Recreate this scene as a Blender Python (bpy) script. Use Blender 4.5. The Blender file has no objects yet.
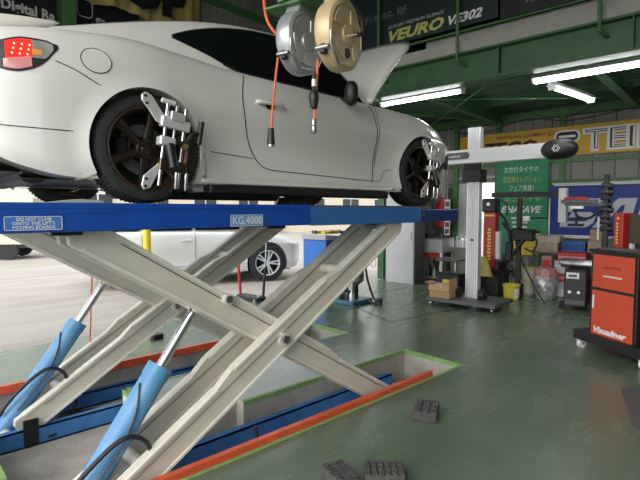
import bpy, bmesh, math, random
import numpy as np
from mathutils import Vector, Matrix, Quaternion

SC = bpy.context.scene
COL = SC.collection
random.seed(7)

# ------------------------------------------------------------------ camera
# world: X runs along the lift (towards the front of the car), Y across it, Z up
FPX, CAM_H, PITCH = 481.0, 1.5, math.radians(3.57)
HEAD = math.atan2(516, 481)
FW = Vector((math.cos(HEAD), math.sin(HEAD), 0))
RT = Vector((math.sin(HEAD), -math.cos(HEAD), 0))
FD = FW * math.cos(PITCH) - Vector((0, 0, 1)) * math.sin(PITCH)
UPV = Vector((0, 0, 1)) * math.cos(PITCH) + FW * math.sin(PITCH)
CAM = Vector((0, 0, CAM_H))
cam_data = bpy.data.cameras.new('camera')
cam = bpy.data.objects.new('camera', cam_data)
COL.objects.link(cam)
cam_data.sensor_width = 36
cam_data.lens = FPX / 640 * 36
cam_data.clip_start = 0.05
cam_data.clip_end = 300
cam.matrix_world = Matrix(((RT.x, UPV.x, -FD.x, 0), (RT.y, UPV.y, -FD.y, 0), (RT.z, UPV.z, -FD.z, CAM_H), (0, 0, 0, 1)))
SC.camera = cam

# ------------------------------------------------------------------ world, sun, exposure
SC.view_settings.view_transform = 'Standard'
SC.view_settings.look = 'None'
SC.view_settings.gamma = 1
SC.view_settings.use_curve_mapping = False
SC.view_settings.exposure = 0.98
world = bpy.data.worlds.new('overcast_sky')
SC.world = world
world.use_nodes = True
wn = world.node_tree.nodes
bg = wn['Background']
bg.inputs['Color'].default_value = (0.93, 0.97, 1.0, 1)
bg.inputs['Strength'].default_value = 1.0
sun_d = bpy.data.lights.new('sun', 'SUN')
sun_d.energy = 1.7
sun_d.angle = math.radians(60)
sun_d.color = (1, 0.96, 0.9)
sun = bpy.data.objects.new('sun', sun_d)
COL.objects.link(sun)
sun.rotation_euler = Vector((1.0, 0.12, -0.62)).to_track_quat('-Z', 'Y').to_euler()

# ------------------------------------------------------------------ pixel helpers (direction only; depth from a real plane)
def ray(px, py):
    return FD * FPX + RT * (px - 320) - UPV * (py - 240)
def on_plane(px, py, n, d):
    r = ray(px, py)
    return CAM + r * ((d - n.dot(CAM)) / n.dot(r))
def on_z(px, py, z=0.0):
    return on_plane(px, py, Vector((0, 0, 1)), z)
RB = math.radians(5.5)                     # the building stands 5.5 degrees askew of the lift
E1 = Vector((math.cos(RB), math.sin(RB), 0))
E2 = Vector((-math.sin(RB), math.cos(RB), 0))
MBLD = Matrix.Rotation(RB, 4, 'Z')
def bl(b1, b2, z=0.0):
    return E1 * b1 + E2 * b2 + Vector((0, 0, z))
def on_b1(px, py, d):
    return on_plane(px, py, E1, d)

# ------------------------------------------------------------------ materials
MATS = {}
def mat(name, col, rough=0.5, metal=0.0, var=0.0, vscale=6.0, bump=0.0, bscale=40.0, coat=0.0, col2=None, emit=None, estr=0.0, trans=0.0, rvar=0.0, alpha=None, stretch=None):
    if name in MATS:
        return MATS[name]
    m = bpy.data.materials.new(name)
    m.use_nodes = True
    nt = m.node_tree
    b = nt.nodes['Principled BSDF']
    b.inputs['Base Color'].default_value = (*col, 1)
    b.inputs['Roughness'].default_value = rough
    b.inputs['Metallic'].default_value = metal
    b.inputs['Coat Weight'].default_value = coat
    b.inputs['Coat Roughness'].default_value = 0.06
    b.inputs['Transmission Weight'].default_value = trans
    if emit:
        b.inputs['Emission Color'].default_value = (*emit, 1)
        b.inputs['Emission Strength'].default_value = estr
    tc = nt.nodes.new('ShaderNodeTexCoord')
    vec = tc.outputs['Object']
    if stretch:
        mp = nt.nodes.new('ShaderNodeMapping')
        mp.inputs['Scale'].default_value = stretch
        nt.links.new(vec, mp.inputs['Vector'])
        vec = mp.outputs['Vector']
    if var > 0 or col2:
        n = nt.nodes.new('ShaderNodeTexNoise')
        n.inputs['Scale'].default_value = vscale
        n.inputs['Detail'].default_value = 6
        n.inputs['Roughness'].default_value = 0.62
        nt.links.new(vec, n.inputs['Vector'])
        cr = nt.nodes.new('ShaderNodeValToRGB')
        c2 = col2 if col2 else tuple(min(1, c * (1 + var)) for c in col)
        c1 = col if col2 else tuple(c * (1 - var) for c in col)
        cr.color_ramp.elements[0].position = 0.35
        cr.color_ramp.elements[1].position = 0.68
        cr.color_ramp.elements[0].color = (*c1, 1)
        cr.color_ramp.elements[1].color = (*c2, 1)
        nt.links.new(n.outputs['Fac'], cr.inputs['Fac'])
        nt.links.new(cr.outputs['Color'], b.inputs['Base Color'])
        if rvar:
            mr = nt.nodes.new('ShaderNodeMapRange')
            mr.inputs['To Min'].default_value = max(0, rough - rvar)
            mr.inputs['To Max'].default_value = rough + rvar
            mr.inputs['From Min'].default_value = 0.3
            mr.inputs['From Max'].default_value = 0.7
            nt.links.new(n.outputs['Fac'], mr.inputs['Value'])
            nt.links.new(mr.outputs['Result'], b.inputs['Roughness'])
    if bump > 0:
        n2 = nt.nodes.new('ShaderNodeTexNoise')
        n2.inputs['Scale'].default_value = bscale
        n2.inputs['Detail'].default_value = 4
        nt.links.new(vec, n2.inputs['Vector'])
        bp = nt.nodes.new('ShaderNodeBump')
        bp.inputs['Strength'].default_value = bump
        bp.inputs['Distance'].default_value = 0.01
        nt.links.new(n2.outputs['Fac'], bp.inputs['Height'])
        nt.links.new(bp.outputs['Normal'], b.inputs['Normal'])
    MATS[name] = m
    return m

M_floor = mat('green_epoxy', (0.105, 0.148, 0.098), 0.26, col2=(0.15, 0.20, 0.138), vscale=1.6, bump=0.05, bscale=7, rvar=0.05, stretch=(0.6, 1.4, 1))
M_ground = mat('yard_concrete', (0.31, 0.282, 0.248), 0.85, col2=(0.42, 0.388, 0.345), vscale=0.9, bump=0.2, bscale=30, stretch=(0.5, 2.2, 1))
M_conc = mat('pit_concrete', (0.36, 0.335, 0.295), 0.9, col2=(0.54, 0.51, 0.46), vscale=5, bump=0.4, bscale=25)
M_concpaint = mat('white_painted_concrete', (0.62, 0.63, 0.60), 0.8, var=0.2, vscale=7, bump=0.3)
M_lime = mat('lime_edge_paint', (0.27, 0.48, 0.15), 0.6, col2=(0.17, 0.30, 0.10), vscale=18, bump=0.2)
M_orange = mat('orange_paint', (0.68, 0.10, 0.035), 0.45, var=0.16, vscale=9, bump=0.1)
M_blue = mat('lift_blue', (0.006, 0.075, 0.42), 0.45, var=0.08, vscale=4, bump=0.03)
M_blue2 = mat('faded_lift_blue', (0.03, 0.15, 0.45), 0.5, col2=(0.045, 0.18, 0.50), vscale=9, bump=0.06)
M_navy = mat('dark_lift_blue', (0.012, 0.045, 0.19), 0.4, var=0.15, vscale=5)
M_cream = mat('cream_grey_enamel', (0.70, 0.665, 0.55), 0.42, col2=(0.78, 0.745, 0.64), vscale=5, bump=0.05, rvar=0.08)
M_creamw = mat('cream_flange', (0.84, 0.81, 0.72), 0.42, var=0.08, vscale=9)
M_cyl = mat('sky_blue_enamel', (0.10, 0.30, 0.58), 0.38, col2=(0.16, 0.38, 0.64), vscale=6, bump=0.05)
M_chrome = mat('chrome', (0.75, 0.75, 0.76), 0.14, 1.0)
M_steel = mat('steel', (0.45, 0.45, 0.46), 0.35, 1.0, var=0.12, vscale=14)
M_alu = mat('aluminium', (0.82, 0.83, 0.84), 0.36, 0.45)
M_silver = mat('silver_paint', (0.60, 0.61, 0.63), 0.35, 0.4)
M_black = mat('black_plastic', (0.014, 0.014, 0.015), 0.45)
M_blackm = mat('black_metal', (0.02, 0.02, 0.022), 0.4, 0.3, var=0.3, vscale=12)
M_rubber = mat('rubber', (0.022, 0.022, 0.024), 0.75, bump=0.25, bscale=120)
M_tread = mat('tyre_tread', (0.030, 0.030, 0.031), 0.8, var=0.25, vscale=30, bump=0.3, bscale=90)
M_white = mat('pearl_white_paint', (0.80, 0.778, 0.735), 0.28, 0.0, coat=0.9, bump=0.01, bscale=3)
M_whitep = mat('plain_white', (0.80, 0.80, 0.78), 0.5)
M_bronze = mat('dark_bronze', (0.042, 0.032, 0.026), 0.34, 0.7)
M_bronzelip = mat('bronze_lip', (0.15, 0.095, 0.065), 0.3, 0.85)
M_brass = mat('brass', (0.75, 0.55, 0.22), 0.3, 0.9)
M_glass = mat('tinted_glass', (0.006, 0.007, 0.008), 0.06)
M_glassc = mat('clear_glass', (0.9, 0.95, 0.95), 0.03, trans=1.0)
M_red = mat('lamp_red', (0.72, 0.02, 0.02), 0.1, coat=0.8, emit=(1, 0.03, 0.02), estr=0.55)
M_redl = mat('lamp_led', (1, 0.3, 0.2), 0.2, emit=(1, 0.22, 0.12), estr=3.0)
M_pink = mat('lamp_pink_reflector', (0.75, 0.30, 0.32), 0.12, coat=0.8)
M_lampclr = mat('lamp_clear', (0.42, 0.41, 0.40), 0.1, 0.2, coat=0.9, var=0.25, vscale=30)
M_amber = mat('lamp_amber', (0.8, 0.38, 0.10), 0.15, coat=0.8)
M_green = mat('beam_green', (0.042, 0.125, 0.048), 0.5, var=0.14, vscale=5, bump=0.03)
M_greenl = mat('post_green', (0.06, 0.175, 0.052), 0.5, var=0.12, vscale=5)
M_deck = mat('deck_green', (0.032, 0.085, 0.04), 0.55, var=0.18, vscale=4)
M_wall = mat('grey_wall_panel', (0.21, 0.20, 0.185), 0.75, col2=(0.27, 0.26, 0.24), vscale=5, bump=0.1)
M_slab = mat('slab_edge', (0.40, 0.39, 0.36), 0.7, var=0.12, vscale=5)
M_tube = mat('lit_tube', (1, 1, 1), 0.5, emit=(0.97, 0.99, 1.0), estr=14.0)
M_fix = mat('lamp_housing', (0.62, 0.62, 0.60), 0.5)
M_yellow = mat('sign_yellow', (0.62, 0.36, 0.035), 0.5, var=0.05)
M_yel = mat('bright_yellow', (0.80, 0.62, 0.05), 0.45)
M_yelp = mat('yellow_print', (0.55, 0.54, 0.15), 0.5)
M_signblue = mat('banner_blue', (0.012, 0.035, 0.26), 0.55, var=0.06)
M_bgreen = mat('banner_green', (0.022, 0.23, 0.10), 0.6, col2=(0.035, 0.30, 0.14), vscale=7, bump=0.15, bscale=12)
M_tealblk = mat('banner_teal_black', (0.008, 0.020, 0.022), 0.5, col2=(0.010, 0.030, 0.033), vscale=2)
M_blackp = mat('black_print', (0.01, 0.01, 0.012), 0.5)
M_cloth = mat('yellow_cloth', (0.33, 0.25, 0.07), 0.85, col2=(0.42, 0.33, 0.12), vscale=4, bump=0.5, bscale=6)
M_card = mat('cardboard', (0.50, 0.33, 0.17), 0.85, var=0.08, vscale=9)
M_cardd = mat('cardboard_grey', (0.42, 0.34, 0.25), 0.85, var=0.15, vscale=9)
M_redp = mat('cabinet_red', (0.62, 0.075, 0.03), 0.4, var=0.04)
M_red2 = mat('machine_red', (0.45, 0.025, 0.02), 0.4, var=0.10)
M_red3 = mat('carton_red', (0.60, 0.05, 0.04), 0.6, var=0.1)
M_bluep = mat('crate_blue', (0.03, 0.15, 0.50), 0.5)
M_bluem = mat('machine_blue', (0.03, 0.17, 0.62), 0.4, var=0.06)
M_grey = mat('grey_cabinet', (0.50, 0.51, 0.52), 0.45, var=0.06, vscale=3)
M_greyd = mat('dark_grey', (0.11, 0.11, 0.115), 0.5, var=0.2)
M_stone = mat('tread_block', (0.07, 0.068, 0.066), 0.9, var=0.35, vscale=30, bump=0.8, bscale=60)
M_reel = mat('reel_silver', (0.52, 0.54, 0.56), 0.32, 0.55)
M_reelg = mat('reel_gold', (0.66, 0.51, 0.30), 0.4, 0.2, var=0.05)
M_cord = mat('orange_cord', (0.72, 0.14, 0.06), 0.5)
M_hose = mat('black_hose', (0.018, 0.018, 0.02), 0.5)
M_bag = mat('silver_bag', (0.46, 0.46, 0.47), 0.28, 0.3, var=0.35, vscale=14, bump=0.9, bscale=14)
M_tub = mat('tub_white', (0.66, 0.66, 0.58), 0.45)
M_lid = mat('tub_lid_yellow', (0.66, 0.60, 0.06), 0.45)
M_house = mat('house_cream', (0.62, 0.55, 0.44), 0.85, var=0.06)
M_house2 = mat('house_white', (0.74, 0.72, 0.68), 0.85, var=0.05)
M_camo = mat('speckled_dark', (0.03, 0.028, 0.02), 0.7, col2=(0.13, 0.12, 0.07), vscale=60)
M_mat = mat('grey_mat', (0.10, 0.095, 0.09), 0.9, var=0.3, vscale=40, bump=0.8, bscale=90)
M_bench = mat('bench_grey', (0.45, 0.46, 0.47), 0.5, var=0.1)
M_seam = mat('panel_gap', (0.01, 0.01, 0.01), 0.8)

# ------------------------------------------------------------------ mesh helpers
class MB:
    def __init__(s):
        s.v = []; s.f = []
    def add(s, verts, faces, M=None):
        o = len(s.v)
        s.v += [tuple(M @ Vector(p)) if M else tuple(p) for p in verts]
        s.f += [tuple(i + o for i in f) for f in faces]
        return s
    def box(s, x0, x1, y0, y1, z0, z1, M=None):
        return s.add([(x0, y0, z0), (x1, y0, z0), (x1, y1, z0), (x0, y1, z0), (x0, y0, z1), (x1, y0, z1), (x1, y1, z1), (x0, y1, z1)],
                     [(0, 3, 2, 1), (4, 5, 6, 7), (0, 1, 5, 4), (1, 2, 6, 5), (2, 3, 7, 6), (3, 0, 4, 7)], M)
    def cbox(s, c, d, M=None):
        return s.box(c[0] - d[0] / 2, c[0] + d[0] / 2, c[1] - d[1] / 2, c[1] + d[1] / 2, c[2] - d[2] / 2, c[2] + d[2] / 2, M)
    def bar(s, p0, p1, w, h, up=(0, 0, 1)):
        # box beam from p0 to p1: w sideways, h along up
        p0 = Vector(p0); p1 = Vector(p1); d = (p1 - p0); L = d.length; d.normalize()
        u = Vector(up); sd = d.cross(u).normalized(); u = sd.cross(d).normalized()
        M = Matrix(((d.x, sd.x, u.x, p0.x), (d.y, sd.y, u.y, p0.y), (d.z, sd.z, u.z, p0.z), (0, 0, 0, 1)))
        return s.box(0, L, -w / 2, w / 2, -h / 2, h / 2, M)
    def prism(s, poly, y0, y1, M=None):
        # poly in (x, z), extruded along y
        n = len(poly)
        vs = [(p[0], y0, p[1]) for p in poly] + [(p[0], y1, p[1]) for p in poly]
        fs = [tuple(range(n)), tuple(range(2 * n - 1, n - 1, -1))] + [(i, (i + 1) % n, n + (i + 1) % n, n + i) for i in range(n)]
        return s.add(vs, fs, M)
    def cyl(s, p0, p1, r0, r1=None, n=16):
        return s.tube([p0, p1], [r0, r0 if r1 is None else r1], n)
    def tube(s, pts, r, n=8, cap=True):
        pts = [Vector(p) for p in pts]
        k = len(pts)
        rs = r if isinstance(r, (list, tuple)) else [r] * k
        o = len(s.v)
        ref = None
        for i, p in enumerate(pts):
            t = (pts[min(i + 1, k - 1)] - pts[max(i - 1, 0)])
            if t.length < 1e-9:
                t = Vector((0, 0, 1))
            t.normalize()
            if ref is None:
                ref = t.orthogonal().normalized()
            else:
                ref = (ref - t * ref.dot(t))
                ref = ref.normalized() if ref.length > 1e-6 else t.orthogonal().normalized()
            bn = t.cross(ref)
            for j in range(n):
                a = 2 * math.pi * j / n
                s.v.append(tuple(p + (ref * math.cos(a) + bn * math.sin(a)) * rs[i]))
        for i in range(k - 1):
            for j in range(n):
                s.f.append((o + i * n + j, o + i * n + (j + 1) % n, o + (i + 1) * n + (j + 1) % n, o + (i + 1) * n + j))
        if cap:
            s.f.append(tuple(o + j for j in range(n - 1, -1, -1)))
            s.f.append(tuple(o + (k - 1) * n + j for j in range(n)))
        return s
    def lathe(s, prof, n=24, M=None, cap=True):
        # prof: (r, h) around local Z
        o = len(s.v)
        for (r, h) in prof:
            for j in range(n):
                a = 2 * math.pi * j / n
                p = Vector((r * math.cos(a), r * math.sin(a), h))
                s.v.append(tuple(M @ p) if M else tuple(p))
        k = len(prof)
        for i in range(k - 1):
            for j in range(n):
                s.f.append((o + i * n + j, o + i * n + (j + 1) % n, o + (i + 1) * n + (j + 1) % n, o + (i + 1) * n + j))
        if cap:
            s.f.append(tuple(o + j for j in range(n - 1, -1, -1)))
            s.f.append(tuple(o + (k - 1) * n + j for j in range(n)))
        return s
    def grid(s, P):
        # P: rows of points
        o = len(s.v); nr = len(P); nc = len(P[0])
        for row in P:
            s.v += [tuple(p) for p in row]
        for i in range(nr - 1):
            for j in range(nc - 1):
                s.f.append((o + i * nc + j, o + i * nc + j + 1, o + (i + 1) * nc + j + 1, o + (i + 1) * nc + j))
        return s
    def mesh(s, name, smooth=None, recalc=True):
        me = bpy.data.meshes.new(name)
        me.from_pydata(s.v, [], s.f)
        if recalc:
            bm = bmesh.new(); bm.from_mesh(me)
            bmesh.ops.remove_doubles(bm, verts=bm.verts, dist=1e-5)
            bmesh.ops.recalc_face_normals(bm, faces=bm.faces)
            bm.to_mesh(me); bm.free()
        if smooth is not None:
            me.shade_smooth()
            me.set_sharp_from_angle(angle=math.radians(smooth))
        return me
    def build(s, name, m, parent=None, smooth=None, bevel=0, seg=1, solid=0, recalc=True):
        me = s.mesh(name, smooth, recalc)
        return link(name, me, m, parent, bevel, seg, solid)

def link(name, me, m, parent=None, bevel=0, seg=1, solid=0):
    o = bpy.data.objects.new(name, me)
    COL.objects.link(o)
    if m is not None:
        me.materials.clear(); me.materials.append(m)
    if parent is not None:
        o.parent = parent
    if solid:
        md = o.modifiers.new('solid', 'SOLIDIFY'); md.thickness = solid; md.offset = -1
    if bevel:
        md = o.modifiers.new('bevel', 'BEVEL'); md.width = bevel; md.segments = seg; md.limit_method = 'ANGLE'; md.angle_limit = math.radians(40)
    return o

def tag(o, label=None, cat=None, group=None, kind=None):
    if label: o['label'] = label
    if cat: o['category'] = cat
    if group: o['group'] = group
    if kind: o['kind'] = kind
    return o
def thing(name, label, cat, loc=(0, 0, 0), rz=0.0, group=None):
    o = bpy.data.objects.new(name, None)
    o.empty_display_size = 0.1
    COL.objects.link(o)
    o.location = loc
    o.rotation_euler = (0, 0, rz)
    return tag(o, label, cat, group)
def copy_tree(o, parent=None):
    c = o.copy(); COL.objects.link(c)
    if parent is not None: c.parent = parent
    for ch in list(o.children): copy_tree(ch, c)
    return c
def struct(o, label, cat=None):
    tag(o, label, cat, kind='structure'); return o

def spline(pts, n=6):
    P = [Vector(p) for p in pts]
    out = []
    for i in range(len(P) - 1):
        p0 = P[max(i - 1, 0)]; p1 = P[i]; p2 = P[i + 1]; p3 = P[min(i + 2, len(P) - 1)]
        for k in range(n):
            t = k / n
            out.append(0.5 * ((2 * p1) + (p2 - p0) * t + (2 * p0 - 5 * p1 + 4 * p2 - p3) * t * t + (3 * p1 - p0 - 3 * p2 + p3) * t ** 3))
    out.append(P[-1])
    return out

def text(name, s, size, m, parent, loc, rot=(0, 0, 0), ext=0.001, bold=0.0, shear=0.0, xs=1.0, align='LEFT', width=None):
    cu = bpy.data.curves.new(name, 'FONT')
    cu.body = s; cu.size = size; cu.extrude = ext; cu.offset = bold; cu.shear = shear
    cu.align_x = align; cu.resolution_u = 2
    cu.space_line = 0.85
    tmp = bpy.data.objects.new(name + '_tmp', cu)
    COL.objects.link(tmp)
    dg = bpy.context.evaluated_depsgraph_get()
    me = bpy.data.meshes.new_from_object(tmp.evaluated_get(dg))
    bpy.data.objects.remove(tmp); bpy.data.curves.remove(cu)
    if width and len(me.vertices):
        w = max(v.co.x for v in me.vertices) - min(v.co.x for v in me.vertices)
        xs = width / w
    for v in me.vertices: v.co.x *= xs
    o = link(name, me, m, parent)
    o.location = loc
    o.rotation_euler = rot
    return o
R90 = math.pi / 2
FACE_Y = (R90, 0, 0)                     # reads along +x, faces -y
FACE_X = (R90, 0, -R90)                  # reads along -y, faces -x

# ================================================================== THE SETTING
BW = 9.75            # back wall distance along the building
LW = 5.85            # side opening line across the building
PX0, PX1N, PX1F = -1.3, 4.13, 4.20
NY0, NY1, FY0, FY1 = 2.42, 3.10, 4.01, 4.68
PD = -0.30
def rect(mb, x0, x1, y0, y1, z):
    mb.add([(x0, y0, z), (x1, y0, z), (x1, y1, z), (x0, y1, z)], [(0, 1, 2, 3)])
fl = MB()
rect(fl, -7, 14, -7, NY0, 0)
rect(fl, -7, PX0, NY0, FY1, 0)
rect(fl, PX1N, 14, NY0, NY1, 0)
rect(fl, PX1N, 14, NY1, FY0, 0)
rect(fl, PX1F, 14, FY0, FY1, 0)
rect(fl, 1.48, 2.07, 3.20, FY0, 0)
rect(fl, 2.07, PX1N, NY1, FY0, 0)
rect(fl, PX0, 0.49, NY1, FY0, 0)
a, b = bl(-7.5, LW), bl(14, LW)
fl.add([(-7, FY1, 0), (14, FY1, 0), (b.x, b.y, 0), (a.x, a.y, 0)], [(0, 1, 2, 3)])
struct(fl.build('floor', M_floor, recalc=False), 'glossy worn green epoxy workshop floor', 'floor')
g = MB()
for (b10, b11, b20, b21) in ((-60, 80, LW, 90), (-60, -7.4, -60, LW), (-7.4, 80, -60, -7)):
    q = [bl(b10, b20), bl(b11, b20), bl(b11, b21), bl(b10, b21)]
    g.add([(p.x, p.y, -0.012) for p in q], [(0, 1, 2, 3)])
struct(g.build('ground', M_ground, recalc=False), 'pale concrete yard outside the open workshop side', 'ground')
# pit
pf = MB(); rect(pf, PX0, PX1F, NY0, FY1, PD)
struct(pf.build('pit_floor', M_conc, recalc=False), 'bare concrete bottom of the lift pit', 'pit floor')
pw = MB()
def wallq(mb, p, q, z0=PD, z1=-0.0):
    mb.add([(p[0], p[1], z0), (q[0], q[1], z0), (q[0], q[1], z1), (p[0], p[1], z1)], [(0, 1, 2, 3)])
for p, q in (((PX0, NY0), (PX1N, NY0)), ((PX1N, NY0), (PX1N, NY1)), ((PX1N, NY1), (2.07, NY1)), ((2.07, NY1), (2.07, 3.20)), ((2.07, 3.20), (1.48, 3.20)),
             ((1.48, FY0), (PX1F, FY0)), ((PX1F, FY0), (PX1F, FY1)), ((PX1F, FY1), (PX0, FY1)), ((PX0, FY1), (PX0, NY0)),
             ((0.49, NY1), (PX0, NY1)), ((PX0, FY0), (0.49, FY0)), ((0.49, NY1), (0.49, FY0))):
    wallq(pw, p, q)
struct(pw.build('pit_wall', M_conc, recalc=False), 'concrete sides of the lift pit', 'pit wall')
pe = MB(); wallq(pe, (1.478, 3.20), (1.478, FY0))
struct(pe.build('pit_wall', M_concpaint, recalc=False), 'white painted end of the floor island in the pit', 'pit wall')
# lime painted pit edges: thin paint on the rim and the top of the wall
k = 0
for (p, q, nx, ny) in (((2.07, NY1), (PX1N, NY1), 0, -1), ((PX1N, NY0 - 0.06), (PX1N, NY1), -1, 0), ((1.478, 3.20), (1.478, FY0), -1, 0),
                       ((0.49, NY1), (0.49, FY0), 1, 0), ((1.48, FY0), (PX1F, FY0), 0, 1), ((PX1F, FY0), (PX1F, FY1), -1, 0), ((PX0, NY0), (PX1N, NY0), 0, 1)):
    mb = MB()
    e = 0.004
    x0, x1 = sorted((p[0], q[0])); y0, y1 = sorted((p[1], q[1]))
    if ny:
        yy = p[1]
        mb.box(x0, x1, min(yy, yy + e * ny), max(yy, yy + e * ny), -0.035, 0.003)
        mb.box(x0, x1, min(yy, yy - 0.028 * ny), max(yy, yy - 0.028 * ny), 0.0005, 0.003)
    else:
        xx = p[0]
        mb.box(min(xx, xx + e * nx), max(xx, xx + e * nx), y0, y1, -0.035, 0.003)
        mb.box(min(xx, xx - 0.028 * nx), max(xx, xx - 0.028 * nx), y0, y1, 0.0005, 0.003)
    k += 1
    struct(mb.build('trim_%d' % k, M_lime), 'lime green painted edge of the lift pit', 'painted edge')['group'] = 'painted pit edges'
# saw cuts in the floor beyond the pit
k = 0
for pts in (((330, 296), (390, 322), (470, 306)), ((371, 293), (404, 288))):
    P = [on_z(*p, 0.0008) for p in pts]
    for i in range(len(P) - 1):
        k += 1
        mb = MB(); mb.bar(P[i], P[i + 1], 0.018, 0.002)
        struct(mb.build('floor_joint', M_seam), 'dark saw cut joint across the green floor', 'joint')['group'] = 'floor joints'

# ---- back wall with panels, openings for the door and the lower window
wb = MB()
DB0, DB1, DZ = 3.86, 4.66, 2.15
wb.box(BW + 0.03, BW + 0.13, -4, DB0, 0, 5.0)
wb.box(BW + 0.03, BW + 0.13, DB1, LW, 0, 5.0)
wb.box(BW + 0.03, BW + 0.13, DB0, DB1, DZ, 5.0)
wall_b = wb.build('wall_back', M_deck); wall_b.rotation_euler = (0, 0, RB)
struct(wall_b, 'back wall of grey panels in green steel frame', 'wall')
pm = MB().box(0, 0.03, 0.008, 0.342, 0, 1).mesh('wall_panel')
pm.materials.append(M_wall)
b2 = -1.75
while b2 < 5.75:
    for (z0, z1) in ((0.02, 1.95), (2.06, 3.22)):
        if b2 + 0.35 > DB0 - 0.02 and b2 < DB1 + 0.02 and z0 < 1: continue
        o = bpy.data.objects.new('wall_panel', pm); COL.objects.link(o); o.parent = wall_b
        o.location = (BW, b2, z0); o.scale = (1, 1, z1 - z0)
    b2 += 0.35
for (z, h) in ((1.97, 0.08), (2.38, 0.06), (3.25, 0.14)):
    if z < 2.1:
        for (u0, u1) in ((-2, DB0 - 0.06), (DB1 + 0.06, LW)):
            MB().box(BW - 0.04, BW + 0.02, u0, u1, z, z + h).build('girt', M_greenl, wall_b)
    else:
        MB().box(BW - 0.04, BW + 0.02, -2, LW, z, z + h).build('girt', M_greenl, wall_b)
for u in (3.80, 2.60, 0.2, 4.70):
    MB().box(BW - 0.06, BW + 0.0, u - 0.05, u + 0.05, 0, 3.25).build('stud', M_greenl, wall_b)
# door opening frame
dr = MB()
dr.box(BW - 0.02, BW + 0.1, DB0 - 0.05, DB0, 0, DZ + 0.05); dr.box(BW - 0.02, BW + 0.1, DB1, DB1 + 0.05, 0, DZ + 0.05); dr.box(BW - 0.02, BW + 0.1, DB0, DB1, DZ, DZ + 0.05)
door1 = dr.build('door_1', M_grey); door1.rotation_euler = (0, 0, RB)
struct(door1, 'open doorway to daylight in the back wall behind the alignment column', 'door')
mb = MB(); mb.box(BW + 0.02, BW + 0.04, DB1 - 0.22, DB1, 0.9, 2.1); mb.build('pane', M_fix, door1)

# ---- left wall: header over the wide opening, solid in the back corner
wl = MB()
wl.box(-7, BW + 0.1, LW + 0.05, LW + 0.2, 2.75, 5.0)
wl.box(8.75, BW + 0.1, LW + 0.05, LW + 0.2, 0, 2.75)
wall_l = wl.build('wall_left', M_deck); wall_l.rotation_euler = (0, 0, RB)
struct(wall_l, 'grey corrugated header wall above the open yard side', 'wall')
pm2 = MB().box(0.008, 0.272, -0.03, 0, 0, 1).mesh('wall_panel'); pm2.materials.append(M_wall)
b1 = -1.5
while b1 < 9.6:
    o = bpy.data.objects.new('wall_panel', pm2); COL.objects.link(o); o.parent = wall_l
    o.location = (b1, LW + 0.05, 2.8); o.scale = (1, 1, 2.15)
    b1 += 0.28
for z in (2.75, 4.44):
    MB().box(-7, BW, LW - 0.02, LW + 0.03, z, z + 0.10).build('girt', M_greenl, wall_l)
for u, m in ((2.27, M_greenl), (6.05, M_green), (8.75, M_green), (-2.5, M_green)):
    cz0 = 2.75 if 0 < u < 7 else 0.0
    mb = MB(); mb.box(u - 0.07, u + 0.07, LW - 0.13, LW - 0.115, cz0, 5.0); mb.box(u - 0.07, u + 0.07, LW + 0.005, LW + 0.02, cz0, 5.0); mb.box(u - 0.006, u + 0.006, LW - 0.12, LW + 0.01, cz0, 5.0)
    c = mb.build('column', M_greenl)
    c.rotation_euler = (0, 0, RB)
    struct(c, {2.27: 'bright green steel column by the long black banner', 6.05: 'green steel column carrying the mezzanine beam end', 8.75: 'dark green steel column at the back corner', -2.5: 'green steel column behind the lift'}[u], 'column')
    if u == 2.27:
        c.scale = (1, 1, 1)
# unseen wall added near right to cut side light; bay open behind the camera
wr = MB(); wr.box(-0.8, BW + 0.1, -2.15, -2.0, 0, 5.0)
wall_r = wr.build('shading_wall_right', M_wall); wall_r.rotation_euler = (0, 0, RB)
struct(wall_r, 'unseen grey side wall added to cut light from the right', 'wall')
# unseen roof over the main bay, put in to block sky light
rf = MB(); rf.box(-1.8, BW + 0.2, -3.0, LW + 0.3, 5.0, 5.08)
roof = rf.build('ceiling', M_deck); roof.rotation_euler = (0, 0, RB)
struct(roof, 'unseen high dark roof put in over the workshop bay to block sky light', 'ceiling')

# ---- mezzanine: beam, slab edge, deck, joists
MZ = 6.0
mz = MB()
P_ = []
x = MZ + 0.1
prof = []
while x < BW:
    prof += [(x, 3.50), (x + 0.10, 3.50), (x + 0.13, 3.44), (x + 0.17, 3.44)]
    x += 0.20
top = [(BW, 3.62), (MZ + 0.1, 3.62)]
mz.prism(prof + top, -2.0, LW)
dk = mz.build('ceiling', M_deck); dk.rotation_euler = (0, 0, RB)
struct(dk, 'ribbed green steel deck under the mezzanine', 'ceiling')
bm_ = MB()
bm_.box(MZ - 0.07, MZ + 0.13, -2, LW, 3.14, 3.165); bm_.box(MZ - 0.07, MZ + 0.13, -2, LW, 3.50, 3.525); bm_.box(MZ + 0.02, MZ + 0.04, -2, LW, 3.16, 3.51)
beam = bm_.build('beam', M_green); beam.rotation_euler = (0, 0, RB)
struct(beam, 'deep green steel beam along the mezzanine front', 'beam')
for u in (4.45, 2.35, 0.95, -0.5):
    MB().box(MZ - 0.06, MZ + 0.03, u - 0.006, u + 0.006, 3.165, 3.50).build('stiffener', M_green, beam)
sl = MB().box(MZ - 0.07, MZ + 0.3, -2, LW, 3.526, 3.67).build('slab', M_slab); sl.rotation_euler = (0, 0, RB)
struct(sl, 'pale slab edge on top of the mezzanine beam', 'slab edge')
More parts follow.
